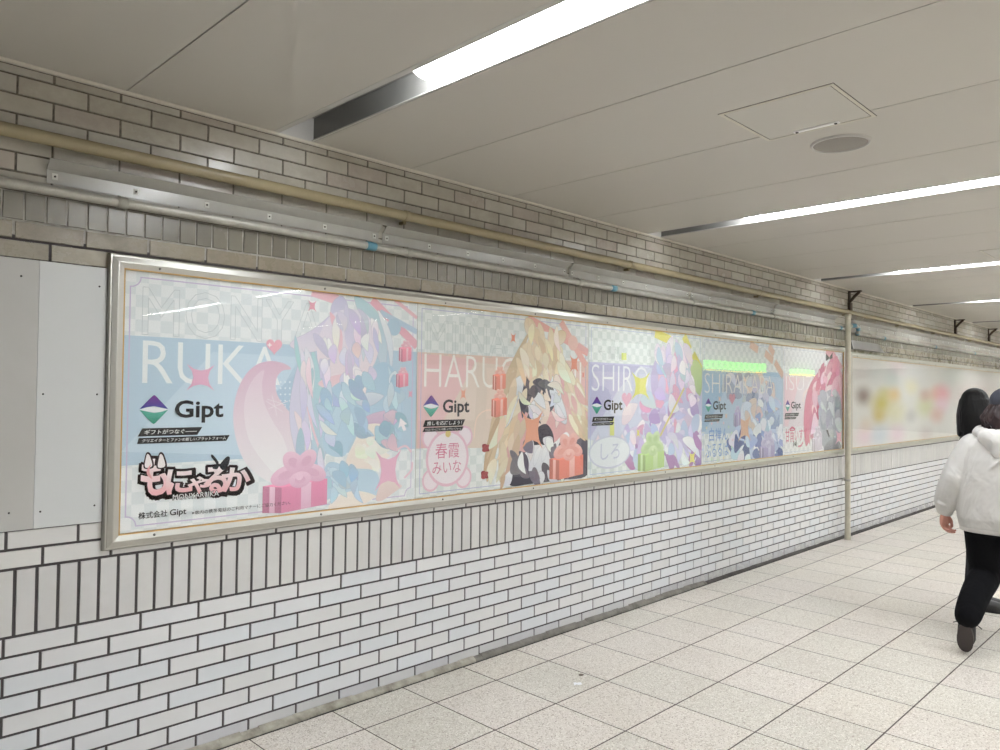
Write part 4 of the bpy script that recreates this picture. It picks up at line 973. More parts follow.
def poster_pink():
    p = Print(SEAMS[3]+0.002, PX1)
    p.checker(PZ0, PZ1, rgb(220, 220, 224), rgb(234, 234, 237))
    p.rect(p.x0, p.x1, BZ0, BZ1, rgb(226, 214, 222)); p.px([(784, 426), (784, 376), (800, 378), (788, 426)], rgb(234, 202, 212)); p.px([(806, 426), (830, 380), (843, 384), (843, 426)], rgb(236, 206, 216))
    p.border(rgb(176, 184, 212), m=0.028, r=0.0, w=0.004)
    for a, b, w in (((826, 350), (834, 357), 0.09), ((832, 352), (842, 368), 0.06)): p.stroke(p.uv([a, b]), w, rgb(232, 168, 184))
    p.ptext('ISUZU', 786, 822, 375, 390, rgb(244, 240, 244), bold=-0.02)
    p.pstroke([(803, 402), (804, 394), (808, 390), (812, 394)], 0.03, rgb(238, 216, 214))
    LN = rgb(170, 120, 140)
    for a, b, w, c, c2, bd in (((806, 446), (826, 366), 0.14, (222, 140, 162), (214, 118, 146), 0.12), ((812, 440), (824, 380), 0.10, (232, 168, 184), (206, 96, 132), 0.10), ((838, 400), (832, 364), 0.14, (234, 176, 190), (222, 150, 170), -0.08), ((842, 410), (836, 370), 0.06, (238, 200, 208), (226, 160, 180), -0.08), ((818, 420), (822, 398), 0.08, (206, 80, 124), (190, 70, 112), 0.0)):
        leaf(p, a, b, w, rgb(*c), rgb(*c2), bd, LN)
    p.px([(824, 374), (828, 364), (834, 364), (836, 376), (834, 390), (829, 394), (825, 388)], rgb(236, 196, 208), rgb(240, 222, 224), smooth=True)
    p.px([(820, 404), (826, 392), (836, 390), (841, 402), (841, 424), (836, 444), (824, 448), (819, 428)], rgb(176, 178, 190), rgb(156, 160, 174), smooth=True)
    p.px([(826, 400), (830, 396), (834, 402), (833, 430), (828, 432), (825, 418)], rgb(214, 214, 218), rgb(196, 198, 206), smooth=True)
    leaf(p, (821, 436), (825, 402), 0.08, rgb(196, 198, 208), rgb(168, 172, 186), 0.03); leaf(p, (838, 420), (838, 396), 0.10, rgb(170, 172, 186), rgb(150, 154, 170), 0.0)
    p.px([(824, 448), (830, 440), (838, 440), (841, 448), (834, 453), (826, 453)], rgb(150, 152, 162), rgb(110, 112, 122), smooth=True)
    for pts in ([(829, 398), (826.5, 394), (826.5, 404), (829, 400)], [(829.5, 398), (832, 394), (832, 404), (829.5, 400)], [(829, 357), (825.8, 353), (825.8, 361), (829, 359)], [(829.4, 357), (832.6, 352.5), (832.6, 360.5), (829.4, 359)], [(826, 430), (831, 430), (829, 438)]): p.px(pts, rgb(50, 48, 54))
    fluff(p, [(818, 376), (836, 362), (840, 386), (826, 400), (814, 430), (808, 440)], 34, [(226, 150, 172), (236, 186, 200), (212, 118, 150), (242, 214, 222)], 18, 1.7, 0.06, LN, 41, 0.3)
    fluff(p, [(820, 400), (838, 394), (840, 430), (824, 446)], 26, [(176, 178, 192), (156, 160, 176), (206, 208, 216), (140, 144, 160)], 16, 1.4, 0.06, rgb(140, 142, 158), 42, 0.4)
    p.star4(p.uv([(839, 437)])[0], 0.13, 0.10, rgb(238, 180, 200))
    g0, g1 = p.uv([(812, 451), (822, 436)]); p.gift(g0[0], g1[0], g0[1], g1[1], (206, 196, 212), rgb(232, 226, 236), rgb(198, 186, 204), 0.9)
    c = p.uv([(796, 437.5)])[0]
    p.text('甘南いすず', c[0]-0.24, c[0]+0.26, c[1]-0.04, c[1]+0.09, rgb(206, 92, 130)); p.pstroke([(789.5, 430), (792, 427.5), (795, 429.5)], 0.022, rgb(206, 92, 130))
    p.px([(794.5, 443.5), (793.4, 440), (793.4, 447), (794.5, 445)], rgb(50, 46, 52)); p.px([(795, 443.5), (796.4, 440), (796.4, 447), (795, 445)], rgb(50, 46, 52)); p.pstroke([(798, 446.5), (801, 445.5), (803, 442)], 0.018, rgb(214, 110, 144))
    a, b = at(787.6, 400, PY), at(787.6, 411.5, PY); p.logo(a.x, (a.z+b.z)/2, (a.z-b.z)/2)
    p.ptext('Gipt', 791, 800.6, 401.6, 408.6, INK, bold=0.022, ref='Gi')
    p.slogan([[(785.4, 413.2), (799, 412.8), (798, 416), (784.6, 416.6)], [(785, 417.2), (796.4, 416.8), (795.6, 419), (784.5, 419.4)]], ['ギフトがつなぐ――', TAG])
    p.build('pale pink poster at the right end of the case, beside the cream pole')
poster_blue(); poster_peach(); poster_lilac(); poster_navy(); poster_pink()

def poster_blurred():
    """a soft out-of-focus print: smooth colour blots mixed in the ink of the sheet"""
    x0, x1, z0, z1 = 8.756, 16.094, 0.961, 1.977
    blots = [((863.5, 396), 7, (128, 96, 88), 0.9), ((882, 404), 9, (200, 184, 80), 1.0), ((879, 416), 6, (200, 172, 72), 0.8), ((885, 394), 6, (206, 196, 96), 0.6), ((894, 395), 6, (232, 196, 128), 0.9), ((896, 412), 9, (222, 216, 172), 0.7), ((912, 386), 6, (236, 226, 184), 0.9), ((911, 416), 5, (172, 170, 172), 0.6), ((926, 406), 8, (204, 206, 150), 0.8), ((925, 395), 5, (200, 150, 140), 0.8), ((936, 394), 6, (226, 160, 130), 0.7),
             ((943, 393), 7, (236, 156, 172), 0.95), ((942, 405), 6, (236, 196, 216), 0.8), ((937, 415), 6, (220, 160, 150), 0.7), ((897, 366), 8, (222, 196, 208), 0.6), ((873, 372), 9, (200, 204, 206), 0.5), ((892, 378), 7, (186, 204, 202), 0.5), ((865, 436), 8, (226, 190, 208), 0.7), ((880, 436), 8, (184, 198, 216), 0.7), ((897, 434), 7, (226, 192, 212), 0.7), ((926, 434), 6, (196, 178, 180), 0.6), ((916, 374), 12, (210, 210, 214), 0.5), ((862, 372), 8, (206, 190, 190), 0.4), ((866, 424), 6, (216, 196, 176), 0.6), ((952, 378), 10, (186, 196, 190), 0.4), ((965, 395), 10, (206, 176, 176), 0.5), ((985, 392), 10, (196, 160, 160), 0.4)]
    m = mat('blurred_print', rgb(206, 204, 204), 0.55, spec=0.25); nt = m.node_tree; L = nt.links
    tc = nt.nodes.new('ShaderNodeTexCoord'); prev = None
    cx, cz = (x0+x1)/2, (z0+z1)/2
    for (c, r, col, k) in blots:
        a = at(c[0], c[1], PY); rx = (at(c[0]+r, c[1], PY).x-at(c[0]-r, c[1], PY).x)/2*1.9; rz = (at(c[0], c[1]-r, PY).z-at(c[0], c[1]+r, PY).z)/2*2.2
        mp = nt.nodes.new('ShaderNodeMapping'); mp.vector_type = 'TEXTURE'
        mp.inputs['Location'].default_value = (a.x-cx, 0, a.z-cz); mp.inputs['Scale'].default_value = (rx, 50, rz)
        g = nt.nodes.new('ShaderNodeTexGradient'); g.gradient_type = 'SPHERICAL'
        L.new(tc.outputs['Object'], mp.inputs[0]); L.new(mp.outputs[0], g.inputs[0])
        r_ = nt.nodes.new('ShaderNodeMapRange'); r_.interpolation_type = 'SMOOTHSTEP'; r_.inputs[4].default_value = k
        L.new(g.outputs['Fac'], r_.inputs[0])
        mx = nt.nodes.new('ShaderNodeMixRGB'); L.new(r_.outputs[0], mx.inputs[0])
        if prev: L.new(prev, mx.inputs[1])
        else: mx.inputs[1].default_value = rgb(222, 219, 217)
        mx.inputs[2].default_value = rgb(*col); prev = mx.outputs[0]
    L.new(prev, nt.nodes['Principled BSDF'].inputs['Base Color'])
    mb = MB(); mb.box(x0-cx, x1-cx, PY, PY+0.001, z0-cz, z1-cz)
    tag(mb.build('poster', m, None, (cx, 0, cz)), 'long blurred pastel poster with yellow and pink blots, beyond the pole', 'poster')
poster_blurred()

# ------------------------------------------------------------------ litter
def litter():
    p = Vector((3.18, -0.64, 0)); mb = MB()
    vs = []; n = 5
    for i in range(n):
        for j in range(n): vs.append((-0.021+0.042*i/(n-1), -0.014+0.030*j/(n-1), 0.001+0.004*abs(math.sin(i*1.3+j*0.9))))
    mb.add(vs, [(i*n+j, (i+1)*n+j, (i+1)*n+j+1, i*n+j+1) for i in range(n-1) for j in range(n-1)], smooth=True)
    bk = [(a, b, c-0.0007) for a, b, c in vs]; mb.add(bk, [(i*n+j, i*n+j+1, (i+1)*n+j+1, (i+1)*n+j) for i in range(n-1) for j in range(n-1)], smooth=True)
    o = mb.build('paper_scrap', mat('white_paper', rgb(240, 242, 246), 0.6), None, p, fix=False); o.rotation_euler = (0, 0, -0.7)
    tag(o, 'small white paper scrap lying on the floor tiles', 'litter')
    mb = MB(); mb.ball((0, 0, 0.004), (0.016, 0.008, 0.004), 10); o = mb.build('dirt_crumb', mat('dirt_brown', rgb(112, 100, 90), 0.9), None, (3.29, -0.575, 0)); o.rotation_euler = (0, 0, -0.6)
    tag(o, 'small brown crumb of dirt on the floor beside the paper scrap', 'litter')
litter()
# ------------------------------------------------------------------ people
def remesh(mb, voxel, smooth=6):
    me = mb.mesh('tmp', []); o = bpy.data.objects.new('tmp', me); C.objects.link(o)
    r = o.modifiers.new('r', 'REMESH'); r.mode = 'VOXEL'; r.voxel_size = voxel; r.use_smooth_shade = True
    s = o.modifiers.new('s', 'SMOOTH'); s.factor = 0.5; s.iterations = smooth
    dg = bpy.context.evaluated_depsgraph_get(); out = bpy.data.meshes.new_from_object(o.evaluated_get(dg))
    bpy.data.objects.remove(o); bpy.data.meshes.remove(me)
    for p in out.polygons: p.use_smooth = True
    return out
def link_mat(name, me, m, parent):
    me.name = name; me.materials.clear(); me.materials.append(m); return link(name, me, parent)
def torso(mb, rings, n=28, power=2.5):
    """stacked superellipse sections: (x, y, z, half depth, half width)"""
    vs = []
    for x, y, z, rx, ry in rings:
        for k in range(n):
            t = 2*math.pi*k/n; c, s = math.cos(t), math.sin(t)
            vs.append((x+rx*math.copysign(abs(c)**(2/power), c), y+ry*math.copysign(abs(s)**(2/power), s), z))
    fs = [(i*n+k, i*n+(k+1) % n, (i+1)*n+(k+1) % n, (i+1)*n+k) for i in range(len(rings)-1) for k in range(n)]
    mb.add(vs, fs+[tuple(range(n-1, -1, -1)), tuple(range((len(rings)-1)*n, len(rings)*n))], smooth=True)
def limb(mb, pts, rads, flat=1.0, up=None, n=16):
    P = [Vector(p) for p in pts]
    mb.ball(P[0], rads[0]*0.98, 12); mb.ball(P[-1], rads[-1]*0.98, 12)
    Q = catmull3(P, 5); R = []
    for i in range(len(P)-1):
        for j in range(5): R.append(rads[i]+(rads[i+1]-rads[i])*(j/5))
    R.append(rads[-1]); mb.tube(Q, R, n, flat=flat, up=up)
def catmull3(P, n):
    out = []; N = len(P)
    for i in range(N-1):
        p = [P[max(0, min(N-1, i+k-1))] for k in range(4)]
        for j in range(n):
            t = j/n; out.append(0.5*((2*p[1])+(p[2]-p[0])*t+(2*p[0]-5*p[1]+4*p[2]-p[3])*t*t+(-p[0]+3*p[1]-3*p[2]+p[3])*t**3))
    return out+[P[-1]]
def hand(mb, wrist, d, side, curl=0.5):
    """palm, four curled fingers and a thumb; d = direction the forearm points, side = outward direction"""
    W = Vector(wrist); d = Vector(d).normalized(); s = Vector(side); s = (s-d*s.dot(d)).normalized(); f = d.cross(s)   # f: across the knuckles
    if f.x < 0: f = -f
    # relaxed hand at the side: knuckle row runs front-back, palm faces the thigh (-s)
    P = []
    for a, b in ((-0.030, 0.075), (-0.010, 0.083), (0.011, 0.085), (0.030, 0.080)):
        P.append(W+f*a+d*b)
    for k in P: limb(mb, [W+f*(k-W).dot(f)*0.55+d*0.0, W+f*(k-W).dot(f)*0.9+d*0.04, k], [0.0125, 0.0145, 0.0105])
    for k, L in zip(P, (0.058, 0.068, 0.074, 0.068)):
        a1, a2 = curl*0.7, curl*1.5
        q1 = k+(d*math.cos(a1)-s*math.sin(a1))*L*0.5; q2 = q1+(d*math.cos(a2)-s*math.sin(a2))*L*0.32; q3 = q2+(d*math.cos(a2*1.4)-s*math.sin(a2*1.4))*L*0.26
        limb(mb, [k, q1, q2, q3], [0.0092, 0.0088, 0.0082, 0.0068], n=10)
    b = W+f*0.024+d*0.026-s*0.006
    limb(mb, [b, b+f*0.020+d*0.026-s*0.010, b+f*0.024+d*0.052-s*0.016, b+f*0.020+d*0.070-s*0.020], [0.0135, 0.0115, 0.0095, 0.0078], n=10)
def foot(mb, ankle, heel, toe, k=1.0):
    A, H, T = Vector(ankle), Vector(heel), Vector(toe)
    up = (A-H).normalized()
    limb(mb, [H+up*0.03, H*0.65+T*0.35+up*0.034, H*0.3+T*0.7+up*0.026, T+up*0.018], [0.032*k, 0.036*k, 0.042*k, 0.026*k], flat=0.7, up=tuple(up))
    limb(mb, [A, H+up*0.035], [0.036*k, 0.034*k])
def head(mb, c, yaw=0.0, k=1.0):
    """skull, jaw, nose, lips, ears, brow about the head's centre c, looking along +x turned by yaw"""
    R = Matrix.Rotation(yaw, 3, 'Z'); c = Vector(c)
    def b(p, r, n=16): mb.ball(c+R @ (Vector(p)*k), tuple(q*k for q in r), n, rot=R)
    b((-0.012, 0, 0.030), (0.094, 0.074, 0.088), 24); b((0.024, 0, -0.030), (0.062, 0.058, 0.078), 20); b((0.040, 0, -0.082), (0.034, 0.032, 0.026))
    b((0.072, 0, 0.012), (0.018, 0.045, 0.014)); b((0.090, 0, -0.020), (0.016, 0.011, 0.016)); b((0.084, 0, 0.0), (0.012, 0.008, 0.026))
    b((0.077, 0, -0.056), (0.012, 0.022, 0.006)); b((0.075, 0, -0.066), (0.011, 0.019, 0.007))
    for s in (-1, 1): b((0.052, s*0.036, -0.020), (0.026, 0.022, 0.024)); b((-0.006, s*0.074, -0.004), (0.018, 0.007, 0.030))
    return R
def eyes(parent, c, R, k):
    E1 = mat('eye_white', rgb(232, 230, 226), 0.2)
    for s in (-1, 1):
        mb = MB(); mb.ball(Vector(c)+R @ (Vector((0.069, s*0.031, 0.001))*k), 0.0125*k, 12); e = mb.build('eye', E1, parent)
        mb = MB(); mb.ball(Vector(c)+R @ (Vector((0.0775, s*0.031, 0.001))*k), 0.0062*k, 10); mb.build('iris', mat('iris_brown', rgb(52, 36, 28), 0.2), e)

SKIN = mat('skin', rgb(204, 146, 130), 0.5)
def fold_bump(m, scale, dist, stretch=(1, 1, 1)):
    nt = m.node_tree; b = nt.nodes['Principled BSDF']; tc = nt.nodes.new('ShaderNodeTexCoord'); mp = nt.nodes.new('ShaderNodeMapping'); mp.inputs['Scale'].default_value = stretch
    n = nt.nodes.new('ShaderNodeTexNoise'); n.inputs['Scale'].default_value = scale; n.inputs['Detail'].default_value = 3; n.inputs['Distortion'].default_value = 0.6
    bp = nt.nodes.new('ShaderNodeBump'); bp.inputs['Strength'].default_value = 0.9; bp.inputs['Distance'].default_value = dist
    nt.links.new(tc.outputs['Object'], mp.inputs[0]); nt.links.new(mp.outputs[0], n.inputs['Vector']); nt.links.new(n.outputs['Fac'], bp.inputs['Height']); nt.links.new(bp.outputs[0], b.inputs['Normal'])

def person_hoodie():
    t = thing('person', 'person in a white hoodie, black trousers and dark cap, walking away at the right edge', 'person', (5.50, -2.105, 0))
    # joints (x ahead, y to the left, z up)
    hipL, kneeL, ankL = (0, 0.09, 0.80), (0.02, 0.105, 0.45), (-0.285, 0.135, 0.245)
    hipR, kneeR, ankR = (0, -0.09, 0.80), (0.19, -0.10, 0.46), (0.30, -0.10, 0.10)
    shL, elL, wrL = (0.0, 0.185, 1.255), (-0.06, 0.262, 1.02), (-0.02, 0.322, 0.808)
    shR, elR, wrR = (0.0, -0.185, 1.255), (0.0, -0.26, 1.02), (0.12, -0.30, 0.82)
    hc = (0.055, -0.005, 1.475)
    mb = MB()
    torso(mb, [(0, 0, 0.76, .085, .13), (0, 0, 0.84, .095, .15), (0, 0, 0.96, .085, .125), (0, 0, 1.1, .095, .14), (0, 0, 1.22, .09, .155), (0, 0, 1.29, .06, .10)], power=2.2)
    limb(mb, [(0.0, 0, 1.25), (0.015, 0, 1.34), (0.04, 0, 1.43)], [0.058, 0.05, 0.052])
    for h, k, a in ((hipL, kneeL, ankL), (hipR, kneeR, ankR)):
        h = Vector(h); k = Vector(k); a = Vector(a); limb(mb, [h, h.lerp(k, 0.5), k, k.lerp(a, 0.35), a], [0.085, 0.075, 0.052, 0.052, 0.034])
    foot(mb, ankL, (-0.315, 0.135, 0.205), (-0.215, 0.160, 0.03)); foot(mb, ankR, (0.255, -0.10, 0.03), (0.445, -0.105, 0.03))
    for s_, e_, w_, sd in ((shL, elL, wrL, 1), (shR, elR, wrR, -1)):
        limb(mb, [s_, e_, w_], [0.05, 0.04, 0.025]); d = Vector(w_)-Vector(e_); hand(mb, w_, (d.x*0.4, d.y*0.15, d.z), (0.25, sd, 0), 0.85)
    R = head(mb, hc, 0.12, 0.98)
    body = link_mat('body', remesh(mb, 0.0048, 5), SKIN, t); eyes(t, hc, R, 0.98)
    # hoodie: trunk, sleeves, band, hood lying on the back
    WH = mat('hoodie_fleece', rgb(206, 204, 201), 0.85); fold_bump(WH, 7, 0.035, (1, 1, 0.6))
    mb = MB()
    torso(mb, [(0.0, 0, 0.74, .155, .240), (0.0, 0, 0.78, .160, .246), (0.0, 0, 0.80, .165, .252), (0, 0, 0.92, .165, .252), (0, 0, 1.05, .160, .246), (0, 0, 1.16, .150, .236), (0, 0, 1.24, .128, .215), (0, 0, 1.295, .105, .165), (0.01, 0, 1.335, .085, .105)], power=2.6)
    limb(mb, [(0.0, 0.165, 1.235), (-0.03, 0.222, 1.13), elL, (-0.045, 0.302, 0.91), (-0.024, 0.318, 0.845)], [0.088, 0.080, 0.076, 0.068, 0.058])
    limb(mb, [(0.0, -0.165, 1.235), (0.0, -0.222, 1.13), elR, (0.06, -0.285, 0.91), (0.105, -0.298, 0.85)], [0.088, 0.080, 0.076, 0.068, 0.058])
    # pulled creases
    rr = random.Random(5)
    for k in range(6):
        y0 = rr.uniform(-0.2, 0.2); z0 = rr.uniform(0.85, 1.2); dy = rr.choice((-1, 1))*rr.uniform(0.05, 0.13); dz = rr.uniform(0.04, 0.14)
        xb = lambda y: -0.158+0.4*y*y*2
        limb(mb, [(xb(y0), y0, z0), (xb(y0+dy/2)-0.004, y0+dy/2, z0+dz/2), (xb(y0+dy), y0+dy, z0+dz)], [0.003, 0.009, 0.003], n=8)
    for k in range(5):
        z0 = 0.86+0.035*k; limb(mb, [(-0.10, 0.30-0.012*k, z0), (-0.10, 0.335-0.012*k, z0+0.012), (-0.04, 0.375-0.012*k, z0+0.03)], [0.006, 0.012, 0.006], n=8)
    h = link_mat('hoodie', remesh(mb, 0.007, 6), WH, t)
    mb = MB(); torso(mb, [(0, 0, 0.715, .148, .232), (0, 0, 0.728, .152, .238), (0, 0, 0.762, .152, .238), (0, 0, 0.77, .148, .232)], power=2.6); link_mat('hem_band', remesh(mb, 0.006, 3), WH, h)
    for w_, e_, a in ((wrL, elL, 0), (wrR, elR, 0)):
        d = (Vector(w_)-Vector(e_)).normalized(); q = Vector(w_)
        mb = MB(); mb.tube([q-d*0.055, q-d*0.045, q-d*0.005, q+d*0.008], [0.046, 0.050, 0.048, 0.043], 20); mb.build('cuff', WH, h)
    mb = MB()
    for k in range(13):                   # rolled edge of the hood round the neck
        a = math.pi*(0.18+1.64*k/12); mb.ball((0.02+0.105*math.cos(a), 0.130*math.sin(a), 1.345-0.030*(1-math.cos(a))*0.5-(0.02 if k in (0, 12) else 0)), (0.047, 0.047, 0.042), 12)
    for y, z, x, r in ((0, 1.27, -0.115, (0.05, 0.085, 0.07)), (0.05, 1.30, -0.105, (0.05, 0.07, 0.055)), (-0.05, 1.30, -0.105, (0.05, 0.07, 0.055)), (0, 1.225, -0.13, (0.032, 0.05, 0.05))): mb.ball((x, y, z), r, 16)
    link_mat('hood', remesh(mb, 0.007, 6), WH, h)
    BK = mat('black_trousers', rgb(14, 14, 17), 0.9, spec=0.15); fold_bump(BK, 9, 0.02)
    mb = MB()
    torso(mb, [(0, 0, 0.70, .125, .185), (0, 0, 0.76, .13, .19), (0, 0, 0.86, .12, .175)], power=2.4)
    limb(mb, [(0, 0.105, 0.74), (0.01, 0.105, 0.60), kneeL, (-0.13, 0.118, 0.36), (-0.225, 0.125, 0.295), (-0.282, 0.132, 0.238)], [0.116, 0.104, 0.090, 0.082, 0.078, 0.072])
    limb(mb, [(0, -0.10, 0.74), (0.09, -0.10, 0.60), kneeR, (0.25, -0.10, 0.28), (0.295, -0.10, 0.09)], [0.112, 0.102, 0.090, 0.080, 0.076])
    for z, dx in ((0.33, -0.17), (0.38, -0.10), (0.44, -0.02)): limb(mb, [(dx-0.03, 0.06, z-0.03), (dx-0.05, 0.12, z-0.05), (dx-0.01, 0.185, z-0.005)], [0.008, 0.014, 0.008], n=8)
    link_mat('trousers', remesh(mb, 0.007, 5), BK, t)
    SH = mat('shoe_black', rgb(34, 32, 33), 0.6); SO = mat('shoe_sole', rgb(72, 65, 64), 0.8, bump=(90, 0.6, 0.004))
    for A, H, T in ((ankL, (-0.325, 0.133, 0.215), (-0.205, 0.162, 0.012)), (ankR, (0.235, -0.10, 0.012), (0.485, -0.105, 0.035))):
        A, H, T = Vector(A), Vector(H), Vector(T); f = (T-H).normalized(); up = (A-H); up = (up-f*up.dot(f)).normalized(); sd = f.cross(up)
        mb = MB(); L = (T-H).length
        limb(mb, [H+f*0.03+up*0.045, H+f*L*0.4+up*0.05, H+f*L*0.72+up*0.036, T-f*0.035+up*0.028], [0.043, 0.048, 0.050, 0.038], flat=0.85, up=tuple(up))
        limb(mb, [A+up*0.03, H+f*0.045+up*0.05], [0.043, 0.045])
        s = link_mat('shoe', remesh(mb, 0.006, 4), SH, t)
        mb = MB(); n = 20; P = []
        for k in range(n):
            a = 2*math.pi*k/n; q = math.cos(a); wdt = 0.043+0.009*q; P.append(H+f*(L/2+L/2*1.04*q)+sd*(wdt*math.sin(a)))
        mb.add([p+up*0.012 for p in P]+[p-up*0.012 for p in P], [tuple(range(n)), tuple(range(2*n-1, n-1, -1))]+[(k, (k+1) % n, n+(k+1) % n, n+k) for k in range(n)])
        mb.build('sole', SO, s)
        mb = MB(); c = H+f*L*0.42+up*0.088
        for sg in (-1, 1): mb.tube([c, c+sd*sg*0.03+up*0.012, c+sd*sg*0.055-up*0.004, c+sd*sg*0.075-up*0.02], 0.003, 8)
        mb.build('lace', SH, s)
    HR = mat('dark_brown_hair', rgb(36, 25, 26), 0.5, noise=(30, 0.7, rgb(66, 42, 42))); fold_bump(HR, 34, 0.01, (1, 1, 0.25))
    mb = MB(); c = Vector(hc)
    mb.ball(c+Vector((-0.025, 0, 0.01)), (0.088, 0.086, 0.088), 20)
    rr = random.Random(11)
    for k in range(64):                    # loose wavy locks at the nape
        a = math.radians(rr.uniform(70, 290)); r0 = 0.080
        p0 = c+Vector((-0.02+r0*math.cos(a), r0*math.sin(a)*1.02, rr.uniform(-0.01, 0.03))); L = rr.uniform(0.09, 0.15); w = rr.uniform(-0.03, 0.03)
        p1 = p0+Vector((-0.018+0.012*math.cos(a), 0.020*math.sin(a)+w, -L*0.5)); p2 = p0+Vector((-0.024-0.012, 0.016*math.sin(a)-w, -L))
        limb(mb, [p0, p1, p2], [0.013, 0.013, 0.005], n=8)
    link_mat('hair', remesh(mb, 0.004, 1), HR, t)
    CP = mat('cap_cloth', rgb(58, 60, 70), 0.8)
    mb = MB(); mb.ball(c+Vector((-0.012, 0, 0.052)), (0.104, 0.092, 0.084), 24)
    me = remesh(mb, 0.006, 2); bm = bmesh.new(); bm.from_mesh(me)
    bmesh.ops.bisect_plane(bm, geom=bm.verts[:]+bm.edges[:]+bm.faces[:], plane_co=c+Vector((0, 0, 0.026)), plane_no=(-0.12, 0, 1), clear_inner=True)
    bmesh.ops.solidify(bm, geom=bm.faces[:], thickness=0.002); bm.to_mesh(me); bm.free()
    cap = link_mat('cap', me, CP, t)
    mb = MB(); n = 14; vs = []
    for i in range(n):
        a = math.radians(-68+136*i/(n-1))
        for r, z in ((0.094, 0.046), (0.125, 0.044), (0.158*math.cos(a)**0.3, 0.030)): vs.append(c+Vector((-0.012+r*math.cos(a)*1.05, r*math.sin(a)*0.88, z)))
    fs = [(i*3+j, (i+1)*3+j, (i+1)*3+j+1, i*3+j+1) for i in range(n-1) for j in range(2)]
    mb.add(vs, fs, smooth=True); mb.add([v+Vector((0, 0, -0.004)) for v in vs], [f[::-1] for f in fs], smooth=True); mb.build('brim', CP, cap, fix=False)
    mb = MB(); mb.ball(c+Vector((-0.012, 0, 0.137)), (0.008, 0.008, 0.004), 10); mb.build('button', CP, cap)

def person_longhair():
    t = thing('person', 'person with long straight black hair, mostly hidden behind the person in the white hoodie', 'person', (6.44, -1.735, -0.0)); t.rotation_euler = (0, 0, -1.25)
    hc = (0.01, 0.0, 1.492); mb = MB()
    torso(mb, [(0, 0, 0.78, .085, .13), (0, 0, 0.86, .095, .15), (0, 0, 0.98, .08, .12), (0, 0, 1.12, .09, .135), (0, 0, 1.24, .085, .145), (0, 0, 1.32, .055, .09)], power=2.2)
    limb(mb, [(0.0, 0, 1.27), (0.0, 0, 1.37), (0.01, 0, 1.46)], [0.055, 0.047, 0.05])
    J = {}
    for s in (1, -1):
        hip, knee, ank = Vector((0, s*0.08, 0.82)), Vector((0.015, s*0.06, 0.46)), Vector((-0.01, s*0.055, 0.09)); J[s] = (hip, knee, ank)
        limb(mb, [hip, hip.lerp(knee, 0.5), knee, knee.lerp(ank, 0.35), ank], [0.083, 0.07, 0.05, 0.05, 0.033]); foot(mb, ank, ank+Vector((-0.04, 0, -0.065)), ank+Vector((0.14, s*0.008, -0.065)))
        sh, el, wr = Vector((0, s*0.145, 1.24)), Vector((0.0, s*0.19, 1.05)), Vector((0.10, s*0.16, 0.86))
        limb(mb, [sh, el, wr], [0.045, 0.037, 0.023]); d = wr-el; hand(mb, wr, tuple(d), (0, s, 0), 0.5); J[s] += (sh, el, wr)
    R = head(mb, hc, 0.9, 0.96); link_mat('body', remesh(mb, 0.0055, 4), SKIN, t); eyes(t, hc, R, 0.96)
    DK = mat('dark_coat', rgb(40, 38, 44), 0.85); fold_bump(DK, 8, 0.02)
    mb = MB(); torso(mb, [(0, 0, 0.70, .11, .17), (0, 0, 0.85, .115, .175), (0, 0, 1.0, .105, .15), (0, 0, 1.14, .11, .16), (0, 0, 1.22, .10, .155), (0, 0, 1.29, .085, .128), (0, 0, 1.345, .068, .088)], power=2.3)
    for s in (1, -1): limb(mb, [J[s][3], J[s][4], J[s][5]], [0.062, 0.056, 0.040])
    link_mat('coat', remesh(mb, 0.008, 5), DK, t)
    mb = MB()
    for s in (1, -1): limb(mb, [J[s][0], J[s][1], J[s][2]+Vector((0, 0, -0.01))], [0.092, 0.066, 0.056])
    link_mat('trousers', remesh(mb, 0.008, 4), mat('dark_trousers', rgb(30, 30, 36), 0.85), t)
    for s in (1, -1):
        a = J[s][2]; mb = MB(); limb(mb, [a+Vector((-0.03, 0, -0.045)), a+Vector((0.06, 0, -0.05)), a+Vector((0.155, s*0.01, -0.06))], [0.052, 0.055, 0.045], flat=0.98, up=(0, 0, 1)); limb(mb, [a+Vector((0, 0, 0.02)), a+Vector((-0.01, 0, -0.04))], [0.048, 0.05])
        link_mat('shoe', remesh(mb, 0.007, 3), mat('black_shoe', rgb(30, 29, 30), 0.5), t)
    HB = mat('black_hair', rgb(13, 12, 13), 0.5, spec=0.3); fold_bump(HB, 40, 0.008, (1, 1, 0.12))
    mb = MB(); c = Vector(hc); Rt = Matrix.Rotation(0.9, 3, 'Z')
    mb.ball(c+Rt @ Vector((-0.018, 0, 0.036)), (0.100, 0.086, 0.090), 24, rot=Rt)
    rr = random.Random(4)
    for k in range(40):
        a = math.radians(62+236*k/39); q = Vector((-0.018+0.082*math.cos(a), 0.080*math.sin(a), 0.03))
        e = rr.uniform(-0.265, -0.215) if 100 < math.degrees(a) < 260 else rr.uniform(-0.2, -0.15)
        limb(mb, [c+Rt @ q, c+Rt @ (q+Vector((-0.012, 0.014*math.sin(a), e*0.45))), c+Rt @ (q*0.98+Vector((-0.020, 0.020*math.sin(a), e)))], [0.02, 0.022, 0.009], n=8)
    link_mat('hair', remesh(mb, 0.0055, 2), HB, t)
person_hoodie(); person_longhair()
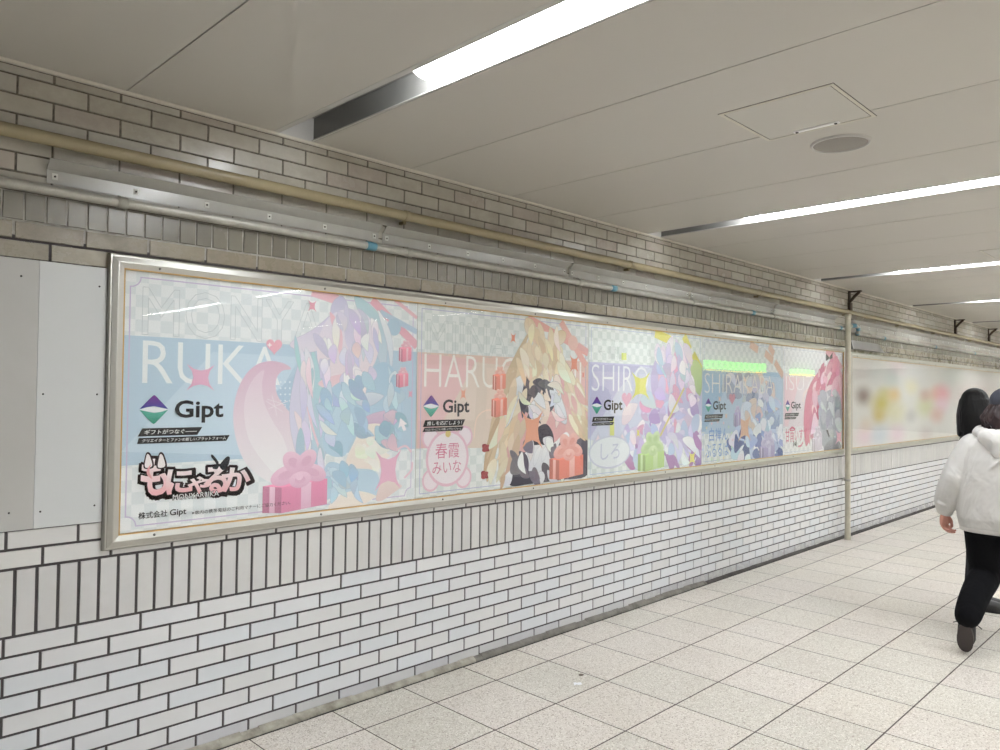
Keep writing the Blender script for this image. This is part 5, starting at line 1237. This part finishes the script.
# ------------------------------------------------------------------ across the passage (seen in the acrylic)
def hanging_sign():
    t = thing('hanging_sign', 'white hanging direction sign with an arrow across the passage', 'sign', (12.7, -6.0, 2.1))
    W = mat('sign_white', rgb(240, 242, 240), 0.4, emit=(rgb(240, 244, 242), 0.9)); D = mat('sign_dark', rgb(70, 72, 74), 0.5); G = mat('sign_green', rgb(90, 160, 130), 0.5)
    mb = MB(); mb.box(-0.95, 0.95, -0.05, 0.05, 0.0, 0.46, 0.01); mb.build('panel', W, t)
    mb = MB()
    for x in (-0.7, 0.7): mb.box(x-0.012, x+0.012, -0.012, 0.012, 0.46, CZ-2.1)
    mb.build('hanger', STEEL, t)
    y = 0.0505
    mb = MB(); z = 0.25; xs = -0.62
    mb.box(xs-0.2, xs+0.0, y-0.001, y+0.001, z-0.012, z+0.012)
    for s in (-1, 1): mb.add([(xs-0.2-0.01, y+.0012, z), (xs-0.2+0.012, y+.0012, z), (xs-0.1+0.012, y+.0012, z+s*0.09), (xs-0.1-0.014, y+.0012, z+s*0.09)], [(0, 1, 2, 3)])
    mb.build('arrow', D, t)
    mb = MB(); mb.box(-0.52, -0.30, y-.001, y+.001, 0.12, 0.36); mb.build('pictogram', D, t)
    mb = MB(); mb.box(-0.24, -0.02, y-.001, y+.001, 0.12, 0.36); mb.build('pictogram', G, t)
def shop_fronts():
    G = mat('shop_green', rgb(110, 220, 70), 0.4, emit=(rgb(120, 235, 70), 4.5)); Yl = mat('shop_yellow', rgb(240, 220, 60), 0.4, emit=(rgb(245, 225, 60), 4.5)); D = mat('shop_dark', rgb(70, 80, 80), 0.6)
    for (a, b, z0, z1, lab) in ((23.9, 28.5, 2.34, 2.72, 'bright green shop sign with a yellow stripe, wide one across the passage'), (31.1, 33.2, 2.36, 2.62, 'bright green shop sign with a yellow stripe, short one across the passage')):
        t = thing('shop_sign', lab, 'sign', ((a+b)/2, YO, z0), 'green shop signs'); h = (b-a)/2
        mb = MB(); mb.box(-h, h, 0.0, 0.20, 0.05, z1-z0, 0.01); mb.build('panel', G, t)
        mb = MB(); mb.box(-h, h, 0.0, 0.202, 0.0, 0.05); mb.build('stripe', Yl, t)
    cols = [(246, 240, 244), (244, 214, 206), (236, 240, 250), (250, 236, 206), (240, 226, 236)]
    for k, x in enumerate((12.0, 14.2, 16.4, 18.6, 20.8)):
        t = thing('wall_poster', '%s poster on the far side of the passage, %s in the row' % (('white', 'salmon', 'pale blue', 'cream', 'mauve')[k], ('first', 'second', 'third', 'fourth', 'fifth')[k]), 'poster', (x, YO, 0.8), 'posters across the passage')
        mb = MB(); mb.box(-0.95, 0.95, 0.001, 0.05, 0, 1.4, 0.004); mb.build('case', ALU, t)
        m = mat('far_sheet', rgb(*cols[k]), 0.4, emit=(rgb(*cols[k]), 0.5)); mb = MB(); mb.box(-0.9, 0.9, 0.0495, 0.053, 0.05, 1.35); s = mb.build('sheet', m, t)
hanging_sign(); shop_fronts()
